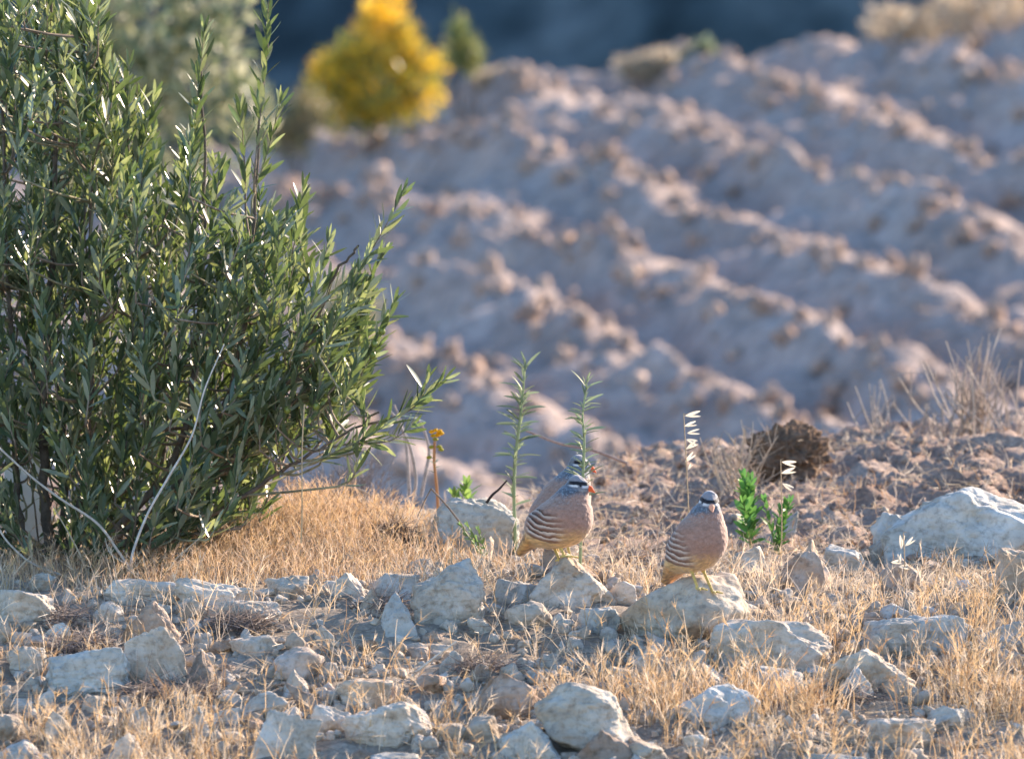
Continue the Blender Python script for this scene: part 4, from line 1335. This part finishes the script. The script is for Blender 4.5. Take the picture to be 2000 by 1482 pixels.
thorny([(1132, 1120), (1136, 1000), (1139, 920), (1141, 860), (1138, 810), (1146, 750)], p3.y - 0.085, 'shorter thorny green stem in front of the rearmost partridge', 0.0033, 0.048, 5)

def leafy(px, row, y, n, h, spread, label, seed, name='green_herb', tint=(0.12, 0.27, 0.06), lmin=0.026, lmax=0.042):
    rng = np.random.default_rng(seed)
    a = at_y(px, row, y); a[2] = min(a[2], Hs(a[0], y))
    top = at_y(px, row - h, y)[2] - a[2]
    root = empty(name, a); tag(root, label, 'plant')
    for s in range(n):
        tip = np.array([rng.normal(0, spread), rng.normal(0, spread * 0.7), top * rng.uniform(0.65, 1.0)])
        P = spline([[0, 0, 0], tip * 0.5 + [0, 0, 0.006], tip], 8)
        V, F = tube(P, [0.0018, 0.0011], 5)
        st = MB().add(V, F, np.array((0.25, 0.33, 0.12))).build('stem', M['herb'], root)
        for (p, ax, nn, L) in leaf_frames(P, rng, 0.0105, lmin, lmax, (30, 60), 0.25):
            sv, sf = leaf_shape(0.36, 0.2, 0.12)
            V, F, own = place_leaves(np.array([p]), np.array([ax]), np.array([nn]), np.array([L]), [(sv, sf)], np.array([0]))
            MB().add(V, F, np.clip(np.array(tint) * rng.uniform(0.7, 1.6), 0, 1)).build('leaf', M['herb'], st)
leafy(1468, 1012, 0.95, 6, 78, 0.026, 'bright green leafy herb beside the front-facing partridge, the larger of two', 4)
leafy(1518, 1006, 0.98, 4, 48, 0.016, 'smaller bright green herb next to the larger one', 6, lmin=0.02, lmax=0.032)
leafy(915, 985, 1.35, 3, 42, 0.016, 'small yellow-green herb above the blue-grey slab', 8, tint=(0.24, 0.36, 0.09))
leafy(958, 1085, 0.45, 3, 62, 0.030, 'sparse green sprig in front of the blue-grey slab', 9, tint=(0.16, 0.24, 0.08), lmin=0.012, lmax=0.02)
leafy(1362, 1060, 0.25, 1, 46, 0.006, 'single green sprout close behind the front-facing partridge', 10)

def yellow_flower():
    y = 1.2
    pts = [(856, 990), (852, 940), (848, 900), (849, 862)]
    P = spline([at_y(px, py, y) for px, py in pts], 14); a = P[0].copy(); P[0][2] = min(P[0][2], Hs(a[0], y)); a = P[0].copy()
    root = empty('yellow_flower_stalk', a); tag(root, 'orange-brown flower stalk with tiny yellow blooms above the blue-grey slab', 'plant')
    V, F = tube(P - a, [0.0036, 0.0030], 6); MB().add(V, F, np.array((0.52, 0.30, 0.15))).build('stem', M['herb'], root)
    rng = np.random.default_rng(2)
    D, Fi = ico(3)
    for px, py, c in [(843, 843, 1), (851, 840, 1), (859, 842, 1), (846, 850, 1), (854, 851, 1), (850, 858, 0), (858, 872, 0), (861, 878, 0), (843, 873, 0), (838, 893, 0), (856, 848, 1), (862, 846, 1)]:
        p = at_y(px, py, y) - a + [0, rng.normal(0, 0.005), 0]
        Vv = D * (1 + 0.3 * fbm(D * 3 + px, 2, 3))[:, None] * np.array([0.0055, 0.0055, 0.0035])
        me = make_mesh('bloom', Vv, Fi, M['petal'], True, np.tile(np.array((0.72, 0.50, 0.03) if c else (0.42, 0.42, 0.08)), (len(Vv), 1)))
        link('bloom', me, root).location = p
    for k in range(9):
        u = rng.integers(2, 12); th = rng.uniform(0, 6.28)
        sv, sf = leaf_shape(0.25, 0.2, 0.2)
        V, F, own = place_leaves(np.array([P[u]]), np.array([[math.cos(th), math.sin(th), 0.5]]), np.array([[0, 0, 1.0]]), np.array([rng.uniform(0.014, 0.03)]), [(sv, sf)], np.array([0]))
        MB().add(V - a, F, np.array((0.22, 0.28, 0.20))).build('leaf', M['herb'], root)
yellow_flower()

# ------------------------------------------------------------------ background plants
def clump_plant(name, label, y, lobes, parts, trunk=None, group=None, cat='bush', seed=1):
    """lobes in pixels (cx, cy, rx, ry) at distance y; parts: (part name, n, leaf length, colours, mat, outer only)"""
    rng = np.random.default_rng(seed)
    sc = (y + 20.0) / DF / 1000.0
    cxm = np.mean([l[0] for l in lobes])
    base = at_y(cxm, max(l[1] + l[3] for l in lobes), y); base[2] = Hs(base[0], y)
    root = empty(name, base); tag(root, label, cat, group)
    areas = np.array([l[2] * l[3] for l in lobes], float); areas /= areas.sum()
    for (pn, n, L, cols, mat, zmin, zmax) in parts:
        li = rng.choice(len(lobes), n, p=areas)
        d = unit(rng.normal(size=(n, 3))) * (0.45 + 0.6 * rng.random((n, 1)) ** 0.6)
        d *= (1 + 0.42 * vnoise(d * 3.2 + li[:, None] * 3.7, seed))[:, None]
        c = np.array([at_y(l[0], l[1], y) for l in lobes])[li]
        r = np.array([[l[2] * sc, l[2] * sc * 0.9, l[3] * sc] for l in lobes])[li]
        p = c + d * r
        p[:, 2] = np.maximum(p[:, 2], H(p[:, 0], p[:, 1]) + 0.01)
        zz = (p[:, 2] - base[2]) / max(0.05, (c[:, 2] + r[:, 2]).max() - base[2])
        k = (zz >= zmin - 0.12 * rng.random(n)) & (zz <= zmax + 0.12 * rng.random(n)); p = p[k]; d = d[k]
        m = len(p)
        ax = unit(d * 0.5 + rng.normal(0, 0.5, (m, 3)) + [0, 0, 0.6]); nn = unit(rng.normal(size=(m, 3)))
        V, F, own = place_leaves(p, ax, nn, L * rng.uniform(0.6, 1.3, m), [leaf_shape(0.30, 0.2, 0.1)], np.zeros(m, int))
        cc = np.array(cols)[rng.integers(0, len(cols), m)] * rng.uniform(0.75, 1.3, (m, 1))
        o = MB().add(V - base, F, cc[own]).build(pn, mat, root); o['kind'] = 'stuff'
    nst = 5 if trunk is None else trunk
    for s in range(nst):
        l = lobes[s % len(lobes)]
        t = at_y(l[0], l[1], y) - base
        P = spline([[rng.normal(0, 0.01), 0, -0.02], t * 0.45 + rng.normal(0, 0.02, 3), t], 10)
        rad = 0.03 if nst <= 3 else 0.008
        V, F = tube(P, [rad, rad * 0.6, rad * 0.3], 6)
        MB().add(V, F, np.array((0.18, 0.14, 0.11))).build('trunk' if nst <= 3 else 'stem', M['bark'], root)
    return root
OL = [(0.25, 0.28, 0.15), (0.38, 0.39, 0.24), (0.17, 0.21, 0.11), (0.46, 0.45, 0.30)]
clump_plant('background_olive_tree', 'blurred grey-green olive tree standing in the field behind the near olive', 14.0,
            [(290, 60, 150, 130), (400, 20, 95, 90), (220, 190, 120, 120), (370, 150, 90, 110), (160, 40, 90, 110), (330, 290, 90, 90), (480, 230, 60, 80), (200, 330, 90, 90)],
            [('crown', 2500, 0.065, OL, M['bokeh_leaf'], 0.1, 2)], trunk=3, cat='tree', seed=3)
YE = [(0.78, 0.52, 0.03), (0.84, 0.60, 0.05), (0.74, 0.44, 0.03), (0.80, 0.62, 0.12)]
GR = [(0.20, 0.24, 0.06), (0.28, 0.28, 0.06), (0.14, 0.19, 0.06)]
clump_plant('yellow_bush', 'blurred bush covered in bright yellow bloom at the field edge', 24.2,
            [(655, 160, 50, 60), (812, 160, 48, 62), (738, 180, 95, 75), (742, 85, 44, 60), (695, 120, 42, 50), (765, 25, 26, 50), (728, 40, 22, 40), (790, 95, 30, 50), (670, 225, 55, 40), (745, 225, 70, 40), (620, 190, 30, 40)],
            [('bloom', 4200, 0.036, YE, M['petal'], 0.30, 2), ('foliage', 2000, 0.045, GR, M['bokeh_leaf'], -1, 0.72)], seed=4)
clump_plant('green_shrub', 'small blurred green shrub beside the yellow bush on the field edge', 24.6, [(903, 95, 15, 40), (918, 128, 18, 24), (896, 62, 9, 26), (885, 110, 10, 26), (925, 100, 9, 24)],
            [('foliage', 420, 0.045, [(0.24, 0.28, 0.10), (0.36, 0.34, 0.11), (0.16, 0.21, 0.09)], M['bokeh_leaf'], -1, 2)], seed=5)
clump_plant('grey_shrub', 'tiny blurred pale green shrub on the crest of the field', 25.0, [(1368, 112, 22, 26), (1350, 128, 18, 16)],
            [('foliage', 700, 0.04, [(0.24, 0.30, 0.18), (0.32, 0.34, 0.22)], M['bokeh_leaf'], -1, 2)], seed=6)
DRY = [(0.54, 0.44, 0.32), (0.46, 0.37, 0.26), (0.62, 0.52, 0.38)]
for i, (l, lab) in enumerate([([(1745, 62, 50, 40), (1790, 70, 40, 34)], 'blurred tan dry bush on the field crest below the dark hillside'),
                      ([(1850, 35, 50, 40), (1900, 40, 45, 36), (1960, 20, 50, 40)], 'wider blurred tan dry scrub on the highest part of the field crest'),
                      ([(1000, 165, 30, 22), (960, 170, 26, 20)], 'low blurred dry tuft at the field edge between green shrub and crest'),
                      ([(1290, 130, 40, 20), (1240, 140, 30, 18)], 'low blurred straw-coloured tuft on the crest by the tiny pale shrub'),
                      ([(560, 270, 40, 40), (600, 225, 34, 40)], 'blurred brownish scrub at the foot of the yellow bush')]):
    clump_plant('dry_bush', lab, 25.1 if i != 4 else 23.6, l, [('foliage', 700, 0.045, DRY if i != 4 else [(0.20, 0.20, 0.10), (0.30, 0.24, 0.12)], M['bokeh_leaf'], -1, 2)], seed=20 + i)
clump_plant('pale_shrub', 'blurred pale yellow-green shrub glimpsed behind the olive branch tips', 16.4, [(690, 610, 45, 60), (655, 680, 55, 65), (620, 735, 45, 50)],
            [('foliage', 1600, 0.04, [(0.36, 0.34, 0.17), (0.44, 0.38, 0.24)], M['bokeh_leaf'], -1, 2)], seed=9)

# ------------------------------------------------------------------ dry grass
GR_RNG = np.random.default_rng(99)
def straw_colours(n, rng, kind):
    gold = np.array([0.60, 0.415, 0.225]); pale = np.array([0.69, 0.555, 0.40]); brown = np.array([0.36, 0.225, 0.12]); grey = np.array([0.46, 0.39, 0.32])
    pal = {'gold': (gold, pale, brown, 0.45, 0.35), 'pale': (pale, gold, grey, 0.5, 0.25), 'grey': (grey, pale, brown, 0.55, 0.2), 'rust': (np.array([0.60, 0.435, 0.295]), gold, brown, 0.5, 0.3)}[kind]
    u = rng.random((n, 1))
    c = np.where(u < pal[3], pal[0], np.where(u < pal[3] + pal[4], pal[1], pal[2]))
    return c * rng.uniform(0.75, 1.2, (n, 1))

def grass_field(name, label, x, y, hmin, hmax, kind, awns=5, lean=0.22, width=0.0018, seed=1, awn_len=(0.010, 0.030), basal=1):
    rng = np.random.default_rng(seed)
    n = len(x)
    root = np.stack([x, y, H(x, y) - 0.004], -1)
    L = rng.uniform(hmin, hmax, n) * rng.uniform(0.6, 1.0, n)
    d = unit(np.stack([rng.normal(0, lean, n), rng.normal(0, lean, n), np.ones(n)], -1))
    bend = np.stack([rng.normal(0, 0.25, n), rng.normal(0, 0.25, n), -0.06 * np.abs(rng.normal(0, 1, n))], -1) * L[:, None]
    V, F, tips, td, m = ribbons(root, d, L, width * rng.uniform(0.6, 1.3, n), bend, 3, 0.45, rng)
    c = straw_colours(n, rng, kind)
    mb = MB().add(V, F, np.repeat(c, m, 0))
    if basal:      # short curled leaves at the foot
        k = np.nonzero(rng.random(n) < basal)[0] if basal < 1 else np.repeat(np.arange(n), basal)
        d2 = unit(d[k] + rng.normal(0, 0.7, (len(k), 3)))
        d2[:, 2] = np.abs(d2[:, 2]) * 0.8 + 0.15
        L2 = rng.uniform(0.3, 0.8, len(k)) * L[k]
        b2 = np.stack([rng.normal(0, 0.5, len(k)), rng.normal(0, 0.5, len(k)), -np.abs(rng.normal(0.2, 0.3, len(k)))], -1) * L2[:, None]
        V, F, _, _, m2 = ribbons(root[k], d2, L2, width * 0.9, b2, 3, 0.1, rng)
        mb.add(V, F, np.repeat(straw_colours(len(k), rng, kind) * 0.85, m2, 0))
    if awns:
        keep = np.nonzero(rng.random(n) < 0.7)[0]
        k = np.repeat(keep, awns)
        back = rng.random(len(k)) * 0.02
        p = tips[k] - td[k] * back[:, None]
        d3 = unit(td[k] * 1.0 + rng.normal(0, 0.36, (len(k), 3)))
        L3 = rng.uniform(*awn_len, len(k))
        V, F, _, _, m3 = ribbons(p, d3, L3, width * 0.75, rng.normal(0, 0.1, (len(k), 3)) * L3[:, None], 1, 0.1, rng)
        mb.add(V, F, np.repeat(np.clip(c[k] * 1.1, 0, 1), m3, 0))
    o = mb.build(name, M['straw'], smooth=False)
    return tag(o, label, 'grass', kind='stuff')

def clumped(n, x0, x1, y0, y1, seed, scale=5.0, thr=0.0, spread=0.012, per=9):
    """tufts: centres kept where a noise field is high, stems around each centre"""
    rng = np.random.default_rng(seed)
    nc = n // per
    cx = rng.uniform(x0, x1, nc * 4); cy = rng.uniform(y0, y1, nc * 4)
    k = fbm(xy3(cx, cy, scale), 2, seed) + rng.normal(0, 0.3, len(cx)) > thr
    cx, cy = cx[k][:nc], cy[k][:nc]
    x = np.repeat(cx, per) + rng.normal(0, spread, len(cx) * per); y = np.repeat(cy, per) + rng.normal(0, spread, len(cx) * per)
    thin = np.where((y > -0.85) & (x < 0.15), 0.38, 1.0)
    f = free_of_rocks(x, y, 0.97) & (rng.random(len(x)) < thin)
    for cx, cy, a, b, zt in ROCKS:            # fewer stems right at the foot of a large rock
        if a > 0.035:
            f &= ~((np.abs(x - cx) < a * 0.9) & (y < cy) & (y > cy - b - 0.16) & (rng.random(len(x)) < 0.55))
    return x[f], y[f]

x, y = clumped(6200, -1.28, 1.28, -1.62, -0.42, 1, 4.0, 0.0)
grass_field('dry_grass', 'golden dry grass stems with spiky heads among the foreground rocks', x, y, 0.035, 0.105, 'gold', 5, 0.13, 0.0019, 1, basal=0.45)
x, y = clumped(3900, -1.28, 1.28, -0.5, 0.25, 2, 4.5, 0.05)
grass_field('straw_tufts', 'pale dry grass tufts between the rocks around the birds', x, y, 0.03, 0.10, 'pale', 5, 0.17, 0.0017, 2, basal=0.45)
x, y = clumped(2500, 0.25, 1.28, -0.9, 0.1, 3, 3.0, 0.05)
grass_field('golden_grass', 'taller golden grass thick between the rocks beside the front-facing partridge', x, y, 0.05, 0.14, 'gold', 5, 0.10, 0.0019, 3, basal=0.3)
# the straw mound in front of the olive
rg = np.random.default_rng(8)
n = 15000
x = rg.uniform(-1.15, 0.0, n); y = rg.uniform(0.10, 1.25, n)
d = np.exp(-(((x + 0.42) / 0.25) ** 2 + ((y - 0.75) / 0.42) ** 2)) + 0.35 * np.exp(-(((x + 0.9) / 0.35) ** 2 + ((y - 0.45) / 0.25) ** 2))
k = (rg.random(n) < d * 1.1) & free_of_rocks(x, y, 1.0)
grass_field('mound_grass', 'dense fine tan grass on the mound under the olive branches', x[k], y[k], 0.045, 0.095, 'rust', 4, 0.20, 0.0016, 4, (0.008, 0.020))
# thinner grey stems on the ground behind the birds
rg = np.random.default_rng(9)
x = rg.uniform(-0.3, 1.3, 5200); y = 0.2 + 2.6 * rg.random(5200) ** 1.3
k = free_of_rocks(x, y, 1.0) & (rg.random(5200) < np.where(y > 1.2, 0.5, 0.9))
grass_field('grey_grass', 'sparse grey-tan dead grass on the soil behind the birds', x[k], y[k], 0.02, 0.065, 'grey', 4, 0.4, 0.0017, 5)

# fallen stems lying flat, grey in the hollows between the rocks
n = 14000
x = rg.uniform(-1.15, 1.25, n); y = rg.uniform(-1.6, 3.0, n)
k = free_of_rocks(x, y, 0.95) & (fbm(xy3(x, y, 5), 2, 71) > -0.25) & ((y < 1.3) | (x > 0.05)); x, y = x[k], y[k]; n = len(x)
a = rg.uniform(0, 2 * math.pi, n)
L = rg.uniform(0.02, 0.075, n)
V, F, _, _, m = ribbons(np.stack([x, y, H(x, y) + rg.uniform(0.001, 0.016, n)], -1), np.stack([np.cos(a), np.sin(a), rg.normal(0.08, 0.2, n)], -1), L, 0.0017,
                        rg.normal(0, 0.25, (n, 3)) * L[:, None] * [1, 1, 0.3], 3, 0.5, rg)
c = np.where(rg.random((n, 1)) < 0.6, np.array([[0.22, 0.185, 0.155]]), np.array([[0.42, 0.34, 0.24]])) * rg.uniform(0.7, 1.2, (n, 1))
o = MB().add(V, F, np.repeat(c, m, 0)).build('fallen_straw', M['straw'], smooth=False)
tag(o, 'grey fallen grass stems matted in the hollows between rocks', 'grass litter', kind='stuff')

# tangles of dark dead stems among the left rocks
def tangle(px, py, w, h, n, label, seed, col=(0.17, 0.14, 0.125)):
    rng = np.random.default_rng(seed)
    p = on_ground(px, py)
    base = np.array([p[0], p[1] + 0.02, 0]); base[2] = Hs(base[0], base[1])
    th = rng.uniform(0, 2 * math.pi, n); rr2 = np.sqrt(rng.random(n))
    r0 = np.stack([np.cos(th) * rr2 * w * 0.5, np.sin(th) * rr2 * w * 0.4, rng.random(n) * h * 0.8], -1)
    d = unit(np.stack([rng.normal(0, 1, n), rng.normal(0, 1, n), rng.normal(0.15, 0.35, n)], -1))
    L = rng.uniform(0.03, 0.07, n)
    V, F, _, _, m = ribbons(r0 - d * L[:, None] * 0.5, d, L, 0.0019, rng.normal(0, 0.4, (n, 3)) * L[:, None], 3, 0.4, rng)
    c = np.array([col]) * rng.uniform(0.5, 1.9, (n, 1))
    mb = MB().add(V, F, np.repeat(c, m, 0))
    D, Fi = ico(4)
    o = mb.build('dead_stem_tangle', M['straw'], smooth=False); o.location = base
    tag(o, label, 'dead plant', 'tangles of dead stems')
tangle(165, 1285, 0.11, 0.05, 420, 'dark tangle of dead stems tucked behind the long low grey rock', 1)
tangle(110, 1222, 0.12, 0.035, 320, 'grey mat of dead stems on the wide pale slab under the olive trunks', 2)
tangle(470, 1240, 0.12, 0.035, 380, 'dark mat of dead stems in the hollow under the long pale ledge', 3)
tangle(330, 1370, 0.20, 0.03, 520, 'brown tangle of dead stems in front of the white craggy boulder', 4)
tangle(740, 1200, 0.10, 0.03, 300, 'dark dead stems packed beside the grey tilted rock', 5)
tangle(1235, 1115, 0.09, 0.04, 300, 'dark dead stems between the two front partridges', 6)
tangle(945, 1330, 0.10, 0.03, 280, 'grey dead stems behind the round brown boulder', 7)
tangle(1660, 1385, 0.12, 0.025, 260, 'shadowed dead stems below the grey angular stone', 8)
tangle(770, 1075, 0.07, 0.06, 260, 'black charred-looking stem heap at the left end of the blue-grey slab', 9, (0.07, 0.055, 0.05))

# pale dead bushes and blurred stems at the bank's edge
def stem_bush(px, row, y, n, h, fan, label, seed, col=(0.50, 0.40, 0.30), r=0.0016, name='dead_bush', side=2):
    rng = np.random.default_rng(seed)
    a = at_y(px, row, y); a[2] = Hs(a[0], y) - 0.01
    root = empty(name, a); tag(root, label, 'dead plant')
    hz = h / 1000.0 * (y + 20) / 20
    for s in range(n):
        an = rng.normal(0, fan)
        L = hz * rng.uniform(0.55, 1.1)
        p0 = np.array([rng.normal(0, 0.02), rng.normal(0, 0.02), 0])
        tip = p0 + np.array([math.sin(an) * L, rng.normal(0, 0.3) * L * 0.5, math.cos(an) * L])
        P = spline([p0, 0.5 * (p0 + tip) + rng.normal(0, 0.06 * L, 3), tip], 9)
        mb = MB()
        c = np.array(col) * rng.uniform(0.75, 1.2)
        V, F = tube(P, [r, r * 0.8, r * 0.5], 5); mb.add(V, F, c)
        for q in range(side):
            i = rng.integers(3, 8)
            t2 = P[i] + unit(tip - p0 + rng.normal(0, 0.5, 3) * L) * L * rng.uniform(0.15, 0.35)
            V, F = tube(spline([P[i], t2], 4), [r * 0.6, r * 0.4], 4); mb.add(V, F, c)
        mb.build('stem', M['twig'], root)
    return root
stem_bush(1440, 955, 1.9, 34, 120, 0.55, 'pale dead bush of thin twigs left of the big dark clod', 1, side=4)
stem_bush(1530, 860, 2.3, 14, 75, 0.5, 'pale dead twigs sticking up behind the big dark clod', 2, side=3)
stem_bush(1895, 830, 2.9, 44, 190, 0.26, 'tall blurred clump of dry grass stalks on the highest bank', 3, (0.48, 0.38, 0.30), 0.0022, 'dry_grass_clump', 1)
stem_bush(1800, 835, 2.9, 16, 110, 0.4, 'shorter blurred dry stalks leaning beside the tall clump on the bank', 4, (0.46, 0.37, 0.30), 0.0022, 'dry_grass_clump', 1)
stem_bush(1712, 842, 2.9, 8, 105, 0.45, 'few blurred dry stalks at the low end of the bank', 5, (0.44, 0.36, 0.30), 0.0022, 'dry_grass_clump', 1)
stem_bush(1970, 825, 2.8, 14, 150, 0.35, 'blurred stalks beyond the tall clump at the bank end', 6, (0.46, 0.36, 0.29), 0.0022, 'dry_grass_clump', 1)
stem_bush(700, 975, 1.9, 60, 120, 0.6, 'hazy grey brush of fine dead stems behind the straw mound', 7, (0.30, 0.25, 0.23), 0.0013, 'dead_bush', 4)
stem_bush(610, 960, 1.8, 40, 110, 0.6, 'second hazy grey brush half hidden behind the olive tips', 8, (0.30, 0.25, 0.22), 0.0013, 'dead_bush', 4)
stem_bush(1265, 985, 0.75, 12, 75, 0.35, 'thin tan stalks on the soil between the two front partridges', 9, (0.52, 0.38, 0.26), 0.0013, 'dry_grass_clump', 1)
stem_bush(1200, 965, 1.5, 10, 60, 0.4, 'sparse tan stalks on the soil beside the rear partridge', 10, (0.52, 0.38, 0.26), 0.0013, 'dry_grass_clump', 1)
stem_bush(1850, 1075, 0.35, 16, 80, 0.3, 'fine straw stalks standing in front of the big pale boulder', 11, (0.58, 0.44, 0.28), 0.0012, 'dry_grass_clump', 2)
stem_bush(870, 1120, 0.0, 12, 90, 0.4, 'dry crossing stalks above the tall pale-blue block', 12, (0.52, 0.38, 0.24), 0.0013, 'dry_grass_clump', 1)
